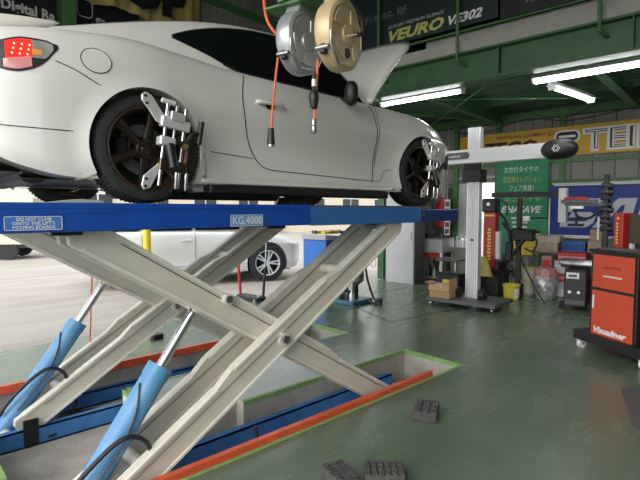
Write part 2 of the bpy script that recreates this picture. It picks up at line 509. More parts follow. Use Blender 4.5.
for u in (3.75, 1.45):
    j = MB(); j.box(MZ + 0.1, BW, u - 0.06, u + 0.06, 3.20, 3.215); j.box(MZ + 0.1, BW, u - 0.006, u + 0.006, 3.215, 3.44)
    o = j.build('joist', M_green); o.rotation_euler = (0, 0, RB)
    struct(o, 'green steel joist under the mezzanine deck', 'joist')['group'] = 'mezzanine joists'
for u in (6.95, 8.5):
    o = MB().box(u - 0.03, u + 0.03, -2, LW, 3.33, 3.44).build('purlin', M_green); o.rotation_euler = (0, 0, RB)
    struct(o, 'green purlin across the mezzanine deck', 'purlin')['group'] = 'mezzanine purlins'
for (p, q) in (((6.2, 4.6, 3.22), (8.6, 1.6, 3.22)), ((6.15, 2.4, 3.2), (8.9, 4.9, 3.2)), ((6.2, 5.2, 3.2), (9.6, 3.6, 3.2))):
    mb = MB(); mb.tube([bl(*p), bl(*q)], 0.012, 6)
    struct(mb.build('brace_rod', M_greenl), 'thin green bracing rod under the mezzanine', 'rod')['group'] = 'bracing rods'
# railing posts with hooked feet on the beam face
for u, where in ((4.05, 'beside the raised bonnet'), (2.84, 'in front of the yellow tyre name'), (1.24, 'above the long tube lamp')):
    mb = MB(); mb.tube([bl(MZ - 0.16, u, 4.6), bl(MZ - 0.16, u, 3.44), bl(MZ - 0.145, u, 3.40), bl(MZ - 0.03, u - 0.04, 3.36), bl(MZ + 0.02, u - 0.05, 3.355)], 0.021, 8)
    o = tag(mb.build('railing_post', M_greenl, smooth=40), 'green pipe railing post hooked onto the beam ' + where, 'railing post', 'mezzanine railing posts')
for z in (3.80,):
    mb = MB(); mb.tube([bl(MZ - 0.03, -2, z), bl(MZ - 0.03, LW, z)], 0.017, 8)
    tag(mb.build('railing_pipe', M_greenl, smooth=40), 'green pipe rail running along the mezzanine edge', 'rail')

def on_y(px, py, y):
    return on_plane(px, py, Vector((0, 1, 0)), y)

# ================================================================== SCISSOR LIFT (two runways)
PT, PB = 1.535, 1.395
LIFT_N, LIFT_F = 2.50, 4.08
AX0, AX1, AZ0, AZ1 = 0.82, 3.24, -0.12, 1.36
AL = math.hypot(AX1 - AX0, AZ1 - AZ0); AA = math.atan2(AZ1 - AZ0, AX1 - AX0)
ARM = [(-0.09, -0.05), (-0.06, -0.085), (AL + 0.05, -0.085), (AL + 0.09, -0.04), (AL + 0.09, 0.04), (AL + 0.05, 0.08), (2.10, 0.085), (1.97, 0.112), (1.00, 0.112), (0.87, 0.085), (-0.06, 0.085), (-0.09, 0.05)]
M_baseblue = mat('base_blue', (0.05, 0.20, 0.52), 0.5, var=0.12, vscale=6)
def make_lift(y0, label):
    t = thing('scissor_lift', label, 'car lift', (0, y0, 0))
    def M_up():   # rises towards the front
        return Matrix.Translation((AX0, 0, AZ0)) @ Matrix.Rotation(-AA, 4, 'Y')
    def M_dn():
        return Matrix.Translation((AX0, 0, AZ1)) @ Matrix.Rotation(AA, 4, 'Y')
    for M, ys in ((M_up(), ((0.045, 0.10), (0.36, 0.415))), (M_dn(), ((0.115, 0.165), (0.295, 0.345)))):
        for (ya, yb) in ys:
            arm = MB().prism(ARM, ya, yb, M).build('arm', M_cream, t, bevel=0.004)
            fl = MB()
            for yy, sg in ((ya, -1), (yb, 1)):
                e0, e1 = sorted((yy, yy + sg * 0.008))
                fl.box(0.0, AL, e0, e1, -0.083, -0.066, M)
                fl.box(1.02, 1.95, e0, e1, 0.092, 0.108, M); fl.box(0.0, 0.86, e0, e1, 0.066, 0.082, M); fl.box(2.11, AL, e0, e1, 0.066, 0.082, M)
            fl.build('flange', M_creamw, arm)
            cg = MB()
            ym = ya - 0.0095
            cg.tube([M @ Vector((0.15, ym, 0.045)), M @ Vector((AL - 0.1, ym, 0.045))], 0.003, 5)
            cg.build('groove', M_greyd, arm)
    # pivots and cross shafts
    xm, zm = (AX0 + AX1) / 2, (AZ0 + AZ1) / 2
    sh = MB(); sh.cyl((xm, 0.04, zm), (xm, 0.42, zm), 0.03, n=16); sh.build('pivot_shaft', M_steel, t, smooth=40)
    for yy, sg in ((0.045, -1), (0.415, 1)):
        pb = MB(); pb.cyl((xm, yy, zm), (xm, yy + sg * 0.02, zm), 0.048, n=20); b_ = pb.build('pivot_washer', M_cream, t, smooth=40)
        pn = MB(); pn.cyl((xm, yy, zm), (xm, yy + sg * 0.038, zm), 0.030, n=6); pn.build('pivot_bolt', M_steel, b_)
    for (x, z, ya, yb) in ((AX0, AZ0, 0.03, 0.43), (AX1, AZ1, 0.05, 0.41), (AX0, AZ1, 0.12, 0.34), (AX1, AZ0, 0.12, 0.34)):
        sh = MB(); sh.cyl((x, ya, z), (x, yb, z), 0.028, n=14); sh.build('shaft', M_steel, t, smooth=40)
    for s_, up in ((0.30, True), (2.20, True), (0.72, False), (2.35, False)):
        M = M_up() if up else M_dn()
        ys = (0.07, 0.39) if up else (0.14, 0.32)
        sh = MB(); sh.cyl(M @ Vector((s_, ys[0], 0)), M @ Vector((s_, ys[1], 0)), 0.04, n=14); sh.build('cross_tube', M_cream, t, smooth=40)
    for y in (0.115, 0.315):
        ro = MB(); ro.cyl((AX1, y - 0.02, AZ0), (AX1, y + 0.03, AZ0), 0.05, n=18); ro.build('roller', M_blackm, t, smooth=40)
    for yy in (0.115,):
        Mb = M_dn(); c0 = Mb @ Vector((0.90, yy, 0.06))
        bs = MB().cyl(c0, c0 + Vector((0, -0.05, 0)), 0.034, n=18).build('boss', M_cream, t, smooth=40)
        MB().cyl(c0 + Vector((0, -0.05, 0)), c0 + Vector((0, -0.053, 0)), 0.024, n=18).build('boss_face', M_steel, bs, smooth=40)
    # hydraulic cylinder
    p0 = Vector((0.68, 0.23, -0.20)); p1 = Vector((1.48, 0.23, 0.90))
    d = (p1 - p0).normalized()
    cy = MB(); cy.cyl(p0, p0 + d * 0.93, 0.074, n=28); cy.cyl(p0 + d * 0.87, p0 + d * 0.945, 0.078, n=28)
    c_ = cy.build('cylinder', M_cyl, t, smooth=40)
    MB().cyl(p0 + d * 0.925, p1, 0.030, n=20).build('rod', M_chrome, c_, smooth=40)
    ey = MB(); ey.cyl(p1 + Vector((0, -0.06, 0)), p1 + Vector((0, 0.06, 0)), 0.045, n=18); ey.build('eye', M_cream, c_, smooth=40); MB().cyl(p0 + Vector((0, -0.17, 0)), p0 + Vector((0, 0.17, 0)), 0.035, n=18).build('trunnion', M_cream, c_, smooth=40)
    hp = spline([p0 + d * 0.10 + Vector((-0.09, -0.02, 0.05)), p0 + d * 0.30 + Vector((-0.10, -0.08, 0.05)), p0 + d * 0.48 + Vector((-0.02, -0.13, 0.06)), p0 + d * 0.47 + Vector((0.12, -0.14, 0.02)), p0 + d * 0.32 + Vector((0.26, -0.13, -0.05))], 6)
    MB().tube(hp, 0.014, 8).build('hose', M_hose, t, smooth=60)
    MB().tube([hp[-3], hp[-1] + Vector((0.02, 0, -0.05))], 0.02, 8).build('hose_fitting', M_blackm, t, smooth=40)
    lp = spline([p0 + d * 0.82 + Vector((-0.07, -0.03, 0.04)), p0 + d * 0.66 + Vector((-0.02, -0.079, 0.02)), p0 + d * 0.45 + Vector((0.0, -0.079, 0)), p0 + d * 0.2 + Vector((-0.04, -0.079, 0))], 5)
    MB().tube(lp, 0.006, 6).build('bleed_line', M_greyd, t, smooth=60)
    # base rails in the pit
    for y in (0.02, 0.50):
        r = MB(); r.box(-0.95, 3.80, y, y + 0.012, PD + 0.001, PD + 0.14); r.box(-0.95, 3.80, y, y + 0.065, PD + 0.001, PD + 0.014); r.box(-0.95, 3.80, y, y + 0.065, PD + 0.128, PD + 0.14)
        r.build('base_rail', M_baseblue, t)
    for x in (-0.6, 2.3):
        MB().box(x, x + 0.1, 0.06, 0.5, PD + 0.001, PD + 0.05).build('base_crossbar', M_blue2, t)
    for (ya, yb) in ((0.012, 0.04), (0.42, 0.445)):
        MB().box(AX0 - 0.05, AX0 + 0.05, ya, yb, PD + 0.001, AZ0 + 0.03).build('pivot_bracket', M_blackm, t, bevel=0.004)
    # platform
    pl = MB(); pl.box(-1.25, 2.24, 0, 0.58, PB + 0.03, PT); pl.box(-1.25, 2.24, 0, 0.01, PB, PB + 0.03); pl.box(-1.25, 2.24, 0.57, 0.58, PB, PB + 0.03)
    p = pl.build('runway', M_blue, t, bevel=0.004)
    MB().box(-1.24, 2.23, -0.002, 0.0, PB + 0.112, PB + 0.114).build('groove', M_navy, p)
    MB().box(-1.24, 3.55, 0.02, 0.56, PT - 0.012, PT + 0.0).build('tread_plate', M_greyd, p)
    pr = MB(); pr.box(2.243, 3.56, 0.004, 0.576, PB + 0.03, PT - 0.012); pr.box(2.243, 3.56, 0.004, 0.014, PB - 0.005, PB + 0.03); pr.box(2.243, 3.56, 0.566, 0.576, PB - 0.005, PB + 0.03); pr.build('runway_extension', M_blue2, t, bevel=0.004)
    pe = MB(); pe.box(3.562, 4.22, 0.03, 0.56, PB + 0.0, PT - 0.03); e_ = pe.build('turntable_end', M_navy, t, bevel=0.004)
    MB().cyl((3.62, 0.03, 1.46), (3.62, 0.018, 1.46), 0.018, n=12).build('bolt', M_steel, e_, smooth=40)
    MB().cyl((3.68, 0.26, PT - 0.03), (3.68, 0.26, PT), 0.22, n=28).build('turntable', M_steel, e_, smooth=40)
    for x in (-0.55, 0.25, 0.62, 1.9):
        MB().box(x, x + 0.14, 0.03, 0.06, PB - 0.018, PB + 0.01).build('roller_bracket', M_blackm, p)
    return t
lift_n = make_lift(LIFT_N, 'blue scissor lift runway with capacity plate under the right wheels of the raised car')
lift_f = make_lift(LIFT_F, 'blue scissor lift runway under the left wheels of the raised car')

def sign_frame(parent, x0, x1, z0, z1, y, w, m):
    f = MB(); f.box(x0, x1, y - 0.001, y, z0, z0 + w); f.box(x0, x1, y - 0.001, y, z1 - w, z1); f.box(x0, x0 + w, y - 0.001, y, z0, z1); f.box(x1 - w, x1, y - 0.001, y, z0, z1)
    return f.build('border', m, parent)
q0 = on_y(4, 231, 2.5); q1 = on_y(62, 216, 2.5)
M_plate = mat('plate_blue', (0.07, 0.22, 0.62), 0.4)
M_plate2 = mat('plate_lightblue', (0.16, 0.36, 0.66), 0.4)
wp = MB().box(q0.x, q1.x, -0.003, 0, q0.z, q1.z).build('warning_plate', M_plate, lift_n)
tag(wp, 'blue warning plate with white capitals')
sign_frame(wp, q0.x, q1.x, q0.z, q1.z, -0.003, 0.003, M_whitep)
hgt = q1.z - q0.z
for i, (s, w) in enumerate((("DO NOT CLIMB", 0.60), ("ONTO THE LIFT'S", 0.73), ("MOVING BOARDS", 0.73))):
    W = (q1.x - q0.x) * w
    text('lettering', s, hgt * 0.33, M_whitep, wp, ((q0.x + q1.x) / 2 - W / 2, -0.0035, q1.z - hgt * (0.32 + 0.29 * i)), FACE_Y, 0.0005, 0.0004, 0, width=W)
q0 = on_y(230.5, 226.5, 2.5); q1 = on_y(262.5, 214.5, 2.5)
kp = MB().box(q0.x, q1.x, -0.003, 0, q0.z, q1.z).build('capacity_plate', M_plate2, lift_n)
sign_frame(kp, q0.x, q1.x, q0.z, q1.z, -0.003, 0.003, M_whitep)
text('lettering', 'KG.4000', (q1.z - q0.z) * 0.98, M_whitep, kp, (q0.x + 0.012, -0.0035, q0.z + (q1.z - q0.z) * 0.17), FACE_Y, 0.0005, 0.0006, 0, width=(q1.x - q0.x) - 0.024)

for (x0, x1, y, lab) in ((-1.25, 3.66, NY0 + 0.005, 'orange painted steel bar along the near edge of the lift pit'), (-1.25, 3.9, FY1 - 0.05, 'orange painted steel bar along the yard side edge of the lift pit')):
    mb = MB(); mb.box(x0, x1, y, y + 0.045, -0.03, 0.045)
    o = tag(mb.build('guard_bar', M_orange, bevel=0.004), lab, 'bar')
    MB().box(x1, x1 + 0.006, y + 0.012, y + 0.032, 0.0, 0.025).build('end_bolt', M_blackm, o)
# hoses lying in the pit
def hose(pts, r, lift=None):
    y0 = lift.location.y
    return MB().tube([(p.x, p.y - y0, p.z) for p in spline(pts, 6)], r, 8).build('hose', M_hose, lift, smooth=60)
hose([(0.2, 3.9, PD + 0.02), (0.7, 4.28, PD + 0.03), (1.0, 4.25, PD + 0.10), (1.2, 4.45, PD + 0.04), (1.6, 4.40, PD + 0.02), (2.4, 4.45, PD + 0.02)], 0.016, lift_f)
hose([(0.75, 4.32, PD + 0.12), (0.95, 4.10, PD + 0.04), (1.10, 4.22, PD + 0.09), (1.35, 4.33, PD + 0.03)], 0.012, lift_f)
hose([(1.3, 4.60, -0.06), (1.28, 4.58, -0.15), (1.25, 4.55, PD + 0.02)], 0.013, lift_f)
hose([(1.83, 2.60, PD + 0.35), (1.85, 2.58, PD + 0.2), (1.88, 2.60, PD + 0.06), (2.0, 2.66, PD + 0.02)], 0.012, lift_n)
hose([(0.45, 4.60, -0.08), (0.38, 4.50, 0.02), (0.30, 4.35, 0.02), (0.32, 4.2, -0.2)], 0.014, lift_f)

# ================================================================== THE CAR
def pchip(xs, ys):
    xs = np.array(xs, float); ys = np.array(ys, float)
    h = np.diff(xs); dl = np.diff(ys) / h
    m = np.zeros(len(xs)); m[0] = dl[0]; m[-1] = dl[-1]
    for i in range(1, len(xs) - 1):
        if dl[i - 1] * dl[i] > 0:
            w1 = 2 * h[i] + h[i - 1]; w2 = h[i] + 2 * h[i - 1]
            m[i] = (w1 + w2) / (w1 / dl[i - 1] + w2 / dl[i])
    def f(x):
        x = min(max(x, xs[0]), xs[-1])
        i = int(min(max(np.searchsorted(xs, x) - 1, 0), len(xs) - 2))
        t = (x - xs[i]) / h[i]
        return float((1 + 2 * t) * (1 - t) ** 2 * ys[i] + t * (1 - t) ** 2 * h[i] * m[i] + t * t * (3 - 2 * t) * ys[i + 1] + t * t * (t - 1) * h[i] * m[i + 1])
    return f
def cr2(pts, n):
    return [(p.x, p.y) for p in spline([(a, b, 0) for a, b in pts], n)]
def loft(stations, sec, name):
    mb = MB(); rings = []
    for x in stations:
        s = sec(x)
        ring = [(x, -y, z) for (y, z) in s] + [(x, y, z) for (y, z) in s[-2:0:-1]]
        rings.append(ring)
    n = len(rings[0])
    for r in rings: mb.v += r
    for i in range(len(rings) - 1):
        for j in range(n):
            mb.f.append((i * n + j, i * n + (j + 1) % n, (i + 1) * n + (j + 1) % n, (i + 1) * n + j))
    mb.f.append(tuple(range(n))); mb.f.append(tuple((len(rings) - 1) * n + j for j in range(n - 1, -1, -1)))
    return mb.mesh(name)
def boolean(me, cutters, op='DIFFERENCE'):
    o = bpy.data.objects.new('bool_tmp', me); COL.objects.link(o)
    cs = []
    for c in cutters:
        co = bpy.data.objects.new('cut_tmp', c); COL.objects.link(co); cs.append(co)
        md = o.modifiers.new('b', 'BOOLEAN'); md.object = co; md.operation = op; md.solver = 'EXACT'
    dg = bpy.context.evaluated_depsgraph_get()
    out = bpy.data.meshes.new_from_object(o.evaluated_get(dg))
    bpy.data.objects.remove(o)
    for co in cs: bpy.data.objects.remove(co)
    return out

CARX, CARL, CARZ = 1.112, 3.47, PT - 0.0075
car = thing('sports_car', 'pearl white two door coupe with raised bonnet on the blue scissor lift', 'car', (CARX, CARL, CARZ))
f_zb = pchip([-0.8, -0.6, -0.35, 0.0, 2.57, 3.1, 3.42], [0.34, 0.20, 0.14, 0.13, 0.13, 0.14, 0.22])
f_wx = pchip([-0.82, -0.74, -0.6, -0.4, -0.1, 0.05, 0.3, 0.7, 1.4, 2.0, 2.3, 2.57, 2.9, 3.1, 3.3, 3.42], [0.60, 0.70, 0.80, 0.853, 0.884, 0.886, 0.872, 0.852, 0.85, 0.856, 0.876, 0.885, 0.86, 0.80, 0.64, 0.44])
f_zh = pchip([-0.82, -0.7, -0.55, -0.3, 0.0, 0.3, 0.6, 0.9, 1.4, 2.0, 2.57, 2.9, 3.2, 3.42], [0.78, 0.835, 0.862, 0.895, 0.920, 0.905, 0.885, 0.872, 0.865, 0.855, 0.835, 0.78, 0.67, 0.56])
f_in = pchip([-0.82, -0.5, 0.0, 0.4, 1.0, 2.0, 2.57, 3.42], [0.06, 0.10, 0.135, 0.13, 0.105, 0.11, 0.12, 0.08])
f_zc = pchip([-0.82, -0.72, -0.5, 0.0, 2.0, 2.2, 2.8, 3.2, 3.42], [0.82, 0.885, 0.90, 0.95, 0.88, 0.84, 0.78, 0.66, 0.57])
def body_sec(x):
    zb, wx, zh, ins, zc = f_zb(x), f_wx(x), f_zh(x), f_in(x), f_zc(x)
    mid = 1.0 if 0.3 < x < 2.25 else 0.0
    mid = max(0, min(1, (x - 0.2) / 0.3)) * max(0, min(1, (2.4 - x) / 0.3))
    side = [(wx - 0.03, zb), (wx - 0.004 * mid - 0.015, zb + 0.05), (wx - 0.02 * mid - 0.012, zb + 0.13), (wx - 0.03 * mid - 0.008, 0.40), (wx, 0.60), (wx - 0.25 * ins, zh - 0.14), (wx - 0.60 * ins, zh - 0.045), (wx - ins, zh)]
    side = cr2(side, 4)
    top = [(wx - ins - 0.03, zh + 0.008), (max(0.05, (wx - ins) * 0.6), zc - 0.012), (0, zc)]
    return [(0, zb + 0.02), (wx - 0.12, zb)] + side + top
def side_y(x, z):
    s = body_sec(x)[1:-3]
    zs = [p[1] for p in s]; ys = [p[0] for p in s]
    return float(np.interp(z, zs, ys))
st = list(np.linspace(-0.82, -0.6, 7)) + list(np.linspace(-0.55, 3.0, 72)) + list(np.linspace(3.05, 3.42, 10))
bme = loft(st, body_sec, 'body')
cut = []
for x in (0.032, 2.575):
    for s_ in (-1, 1):
        c = MB(); c.cyl((x, s_ * 0.60, 0.313), (x, s_ * 1.1, 0.313), 0.323, n=72)
        cut.append(c.mesh('cut'))
bme = boolean(bme, cut)
# split off the bumpers along a clean horizontal cut
def split_off(me, zc, test, name):
    bm = bmesh.new(); bm.from_mesh(me)
    geom = [f for f in bm.faces if all(test(v.co) for v in f.verts)]
    es = set(e for f in geom for e in f.edges); vs = set(v for f in geom for v in f.verts)
    bmesh.ops.bisect_plane(bm, geom=list(vs) + list(es) + geom, plane_co=(0, 0, zc), plane_no=(0, 0, 1), dist=1e-5)
    low = [f for f in bm.faces if test(f.calc_center_median()) and f.calc_center_median().z < zc]
    bm2 = bm.copy()
    bm.faces.ensure_lookup_table(); bm2.faces.ensure_lookup_table()
    idx = set(f.index for f in low)
    bm.faces.index_update()
    idx = set(f.index for f in low)
    bm2.faces.index_update()
    bmesh.ops.delete(bm2, geom=[f for f in bm2.faces if f.index not in idx], context='FACES')
    bmesh.ops.delete(bm, geom=low, context='FACES')
    m2 = bpy.data.meshes.new(name); bm2.to_mesh(m2); bm2.free()
    bm.to_mesh(me); bm.free()
    return m2
rb = split_off(bme, 0.365, lambda c: c.x < -0.05, 'rear_bumper')
fb_ = split_off(bme, 0.50, lambda c: c.x > 2.75, 'front_bumper')
for me in (bme, rb, fb_):
    me.shade_smooth(); me.set_sharp_from_angle(angle=math.radians(34))
body = link('body', bme, M_white, car)
link('rear_bumper', rb, M_white, car)
link('front_bumper', fb_, M_white, car)

def patch(xs, lo, hi, yf, off, nz=8, sides=(-1,), back=0.006):
    mb = MB()
    for s_ in sides:
        P = []
        for x in xs:
            a, b = lo(x), hi(x)
            P.append([(x, s_ * (yf(x, a + (b - a) * k / nz) + off), a + (b - a) * k / nz) for k in range(nz + 1)])
        mb.grid(P)
    return mb
def surf_line(pts, yf, off, r, n=5, sub=6, side=-1):
    P = [Vector((p.x, side * (yf(p.x, p.y) + off), p.y)) for p in spline([(a, b, 0) for a, b in pts], sub)]
    return MB().tube(P, r, n)
def offset_solid(o, t):
    md = o.modifiers.new('solid', 'SOLIDIFY'); md.thickness = t; md.offset = 0
    return o
BOTH = (-1, 1)
# seams
for pts in (((-0.80, 0.395), (-0.62, 0.372), (-0.345, 0.365)), ((-0.42, 0.70), (-0.33, 0.665), (-0.22, 0.605), (-0.155, 0.60))):
    for sd in BOTH:
        surf_line(pts, side_y, 0.0005, 0.0026, side=sd).build('panel_gap', M_seam, body, smooth=60)
for sd in BOTH:
    surf_line(((0.345, 0.335), (0.55, 0.325), (0.76, 0.312)), side_y, 0.0005, 0.0026, side=sd).build('panel_gap', M_seam, body, smooth=60)
    surf_line(((1.985, 0.34), (2.0, 0.60), (2.02, 0.80), (2.03, 0.855)), side_y, 0.0005, 0.0022, side=sd).build('panel_gap', M_seam, body, smooth=60)
    surf_line(((1.93, 0.215), (2.04, 0.22), (2.10, 0.30), (2.21, 0.315)), side_y, 0.0005, 0.0022, side=sd).build('panel_gap', M_seam, body, smooth=60)
# doors (skin slightly proud of the body, dark gap around it)
DPTS = [(0.715, 0.853), (0.675, 0.75), (0.66, 0.64), (0.69, 0.50), (0.735, 0.38), (0.80, 0.285), (0.89, 0.247), (1.1, 0.238), (1.4, 0.228), (1.7, 0.218), (1.905, 0.213)]
dlo = pchip([0.66, 0.672, 0.69, 0.735, 0.80, 0.89, 1.1, 1.4, 1.7, 1.935], [0.64, 0.565, 0.50, 0.38, 0.285, 0.247, 0.238, 0.228, 0.218, 0.213])
dhi = pchip([0.66, 0.675, 0.715, 0.72, 0.9, 1.4, 1.935], [0.645, 0.75, 0.853, 0.858, 0.852, 0.845, 0.835])
xs = [0.661, 0.668, 0.675, 0.685, 0.70, 0.715, 0.735, 0.76, 0.80, 0.84, 0.89] + list(np.linspace(0.95, 1.935, 22))
for sd in BOTH:
    d = patch(xs, dlo, dhi, side_y, 0.002, 18, (sd,)).build('door', M_white, car, smooth=40)
    surf_line(DPTS + [(1.94, 0.215), (1.965, 0.40), (1.975, 0.60), (1.965, 0.80), (1.95, 0.84)], side_y, 0.001, 0.0034, side=sd).build('door_gap', M_seam, d, smooth=60)
    h = MB()
    yy = lambda x, z: sd * (side_y(x, z))
    P = [Vector((x, yy(x, 0.68) + sd * o_, 0.68)) for x, o_ in ((0.765, 0.006), (0.79, 0.026), (0.86, 0.038), (0.94, 0.036), (0.985, 0.012))]
    h.tube(spline(P, 4), [0.011] + [0.014] * 15 + [0.011], 10)
    hd = h.build('door_handle', M_white, d, smooth=60)
    kc = MB(); kc.cyl((0.80, yy(0.8, 0.69) , 0.683), (0.80, yy(0.8, 0.69) + sd * 0.028, 0.683), 0.012, n=14); kc.build('lock', M_chrome, d, smooth=40)
    cup = MB(); cup.cyl((0.875, yy(0.875, 0.675) - sd * 0.002, 0.672), (0.875, yy(0.875, 0.675) + sd * 0.014, 0.668), 0.034, n=24); cup.build('handle_cup', M_black, d, smooth=40)
    # side skirt
    sk = patch(list(np.linspace(0.352, 2.21, 30)), lambda x: 0.085, lambda x: 0.16, side_y, 0.004, 4, (sd,)).build('side_skirt', M_white, car, smooth=40); offset_solid(sk, 0.01)
    sb = MB().box(0.42, 2.15, min(sd * 0.70, sd * 0.838), max(sd * 0.70, sd * 0.838), 0.07, 0.135).build('sill_underside', M_black, car, bevel=0.01)
    ft = patch([0.345, 0.362, 0.385], lambda x: 0.09, lambda x: 0.37, side_y, 0.006, 8, (sd,)).build('arch_flap', M_white, car, smooth=40); offset_solid(ft, 0.006)
    for z in (0.175, 0.29):
        MB().cyl((0.365, sd * (side_y(0.365, z)), z), (0.365, sd * (side_y(0.365, z) + 0.011), z), 0.006, n=10).build('rivet', M_black, ft)
    # fuel lid only on the right side
    if sd == -1:
        P = []; ring = []
        cx, cz, r = -0.235, 0.735, 0.072
        mb = MB(); c0 = len(mb.v)
        rows = []
        for k in range(1, 6):
            rows.append([(cx + r * k / 5 * math.cos(a_), -(side_y(cx + r * k / 5 * math.cos(a_), cz + r * 0.9 * k / 5 * math.sin(a_)) + 0.003), cz + r * 0.9 * k / 5 * math.sin(a_)) for a_ in np.linspace(0, 2 * math.pi, 41)])
        rows.insert(0, [(cx, -(side_y(cx, cz) + 0.003), cz)] * 41)
        mb.grid(rows)
        fl_ = mb.build('fuel_lid', M_white, car, smooth=40)
        MB().tube([Vector(p) + Vector((0, 0.0015, 0)) for p in rows[-1]], 0.0028, 5).build('lid_gap', M_seam, fl_, smooth=60)
# flared arch lips
for ax in (0.032, 2.575):
    for sd in BOTH:
        P = []
        for a_ in np.linspace(math.radians(-28), math.radians(208), 49):
            row = []
            for k in range(7):
                r = 0.322 + 0.085 * k / 6
                x, z = ax + r * math.cos(a_), 0.313 + r * math.sin(a_)
                row.append((x, sd * (side_y(x, max(z, f_zb(x))) + 0.0015 + 0.013 * (1 - k / 6) ** 1.6), z))
            P.append([(row[0][0], row[0][1] - sd * 0.03, row[0][2])] + row)
        MB().grid(P).build('wheel_arch', M_white, car, smooth=50)
# cabin
f_cr = pchip([-0.60, -0.3, 0.0, 0.3, 0.6, 0.9, 1.2, 1.4, 1.6, 1.8, 2.06], [0.905, 1.03, 1.145, 1.235, 1.293, 1.315, 1.318, 1.30, 1.235, 1.10, 0.88])
f_rl = pchip([-0.60, -0.3, 0.0, 0.3, 0.6, 0.9, 1.2, 1.4, 1.6, 1.8, 2.06], [0.88, 0.97, 1.065, 1.155, 1.228, 1.268, 1.282, 1.262, 1.195, 1.055, 0.85])
f_gb = pchip([-0.60, -0.3, 0.0, 0.3, 0.7, 1.4, 1.8, 2.06], [0.60, 0.665, 0.70, 0.725, 0.748, 0.75, 0.745, 0.72])
f_gr = pchip([-0.60, -0.3, 0.0, 0.3, 0.6, 1.2, 1.6, 1.8, 2.06], [0.58, 0.57, 0.555, 0.54, 0.535, 0.545, 0.60, 0.655, 0.715])
ZB_ = 0.80
def cab_y(x, z):
    t = (z - ZB_) / max(1e-3, f_rl(x) - ZB_)
    t = max(0, min(1, t))
    return f_gb(x) + (f_gr(x) - f_gb(x)) * t ** 1.35
def cab_top(x, y):
    w = f_gr(x)
    return f_rl(x) + (f_cr(x) - f_rl(x)) * (1 - (min(1, abs(y) / w)) ** 2.6)
def cab_sec(x):
    r = f_rl(x)
    s = [(0, ZB_), (f_gb(x), ZB_)] + [(cab_y(x, ZB_ + (r - ZB_) * k / 7), ZB_ + (r - ZB_) * k / 7) for k in range(1, 7)]
    w = f_gr(x)
    s += [(w * k, cab_top(x, w * k)) for k in (0.992, 0.965, 0.92, 0.85, 0.7, 0.5, 0.25)] + [(0, f_cr(x))]
    return s
cme = loft(list(np.linspace(-0.60, 2.06, 70)), cab_sec, 'cabin')
cme.shade_smooth(); cme.set_sharp_from_angle(angle=math.radians(50))
cabin = link('cabin', cme, M_white, car)
tag(cabin, 'white roof and pillars')
wlo = pchip([0.29, 0.49, 0.71, 1.0, 1.42, 1.74, 2.0], [1.035, 0.965, 0.885, 0.876, 0.87, 0.862, 0.858])
whi = pchip([0.29, 0.40, 0.5, 0.73, 1.0, 1.21, 1.45, 1.62, 1.82, 1.955], [1.04, 1.095, 1.135, 1.203, 1.243, 1.252, 1.222, 1.152, 0.995, 0.866])
for sd in BOTH:
    w1 = patch(list(np.linspace(0.292, 0.680, 18)), wlo, whi, cab_y, 0.003, 8, (sd,)).build('quarter_window', M_glass, cabin, smooth=60)
    w2 = patch(list(np.linspace(0.6795, 1.955, 40)), wlo, whi, cab_y, 0.003, 8, (sd,)).build('side_window', M_glass, cabin, smooth=60)
    P = [(x, wlo(x)) for x in np.linspace(0.60, 1.98, 14)]
    surf_line(P, cab_y, 0.006, 0.008, sub=2, side=sd).build('belt_moulding', M_black, cabin, smooth=60)
    P = [(x, whi(x) + 0.008) for x in np.linspace(0.30, 1.9, 22)]
    surf_line(P, cab_y, 0.004, 0.007, sub=2, side=sd).build('window_seal', M_black, cabin, smooth=60)
    P = [Vector((x, sd * f_gr(x) * 0.985, cab_top(x, f_gr(x) * 0.985) + 0.003)) for x in np.linspace(1.42, 2.03, 12)]
    MB().tube(P, 0.008, 6).build('pillar_trim', M_alu, cabin, smooth=60)
def top_patch(x0, x1, wf, name):
    P = [[(x, f_gr(x) * wf * t, cab_top(x, f_gr(x) * wf * t) + 0.004) for t in np.linspace(-1, 1, 17)] for x in np.linspace(x0, x1, 22)]
    return MB().grid(P).build(name, M_glass, cabin, smooth=60)
top_patch(1.44, 2.02, 0.93, 'windshield')
top_patch(-0.42, 0.28, 0.86, 'rear_window')
# raised bonnet
HX, HZ, HA, HL = 2.05, 0.895, math.radians(45), 0.97
P = []
for t in np.linspace(0, 1, 15):
    hw = 0.715 - 0.06 * t - 0.10 * max(0, t - 0.85) / 0.15 * 0.6
    row = []
    for s_ in np.linspace(-1, 1, 19):
        y = hw * s_; cr_ = 0.035 * (1 - s_ * s_) + 0.05 * math.sin(math.pi * t) * 0.6 - (0.015 if abs(s_) == 1 else 0)
        lx = HL * t * (1 + 0.05 * (1 - s_ * s_) * t)
        row.append((HX + lx * math.cos(HA) - cr_ * math.sin(HA), y, HZ + lx * math.sin(HA) + cr_ * math.cos(HA)))
    P.append(row)
hood = MB().grid(P).build('bonnet', M_white, car, smooth=40); offset_solid(hood, 0.022)
tag(hood, 'white bonnet propped open')
MB().tube([(2.95, 0.60, 0.76), (2.62, 0.56, 1.42)], 0.005, 6).build('bonnet_prop', M_steel, car, smooth=60)
eb = MB(); eb.box(2.2, 3.1, -0.62, 0.62, 0.70, 0.80); eb.box(2.3, 2.9, -0.35, 0.35, 0.78, 0.86); eb.build('engine', M_blackm, car, bevel=0.02)
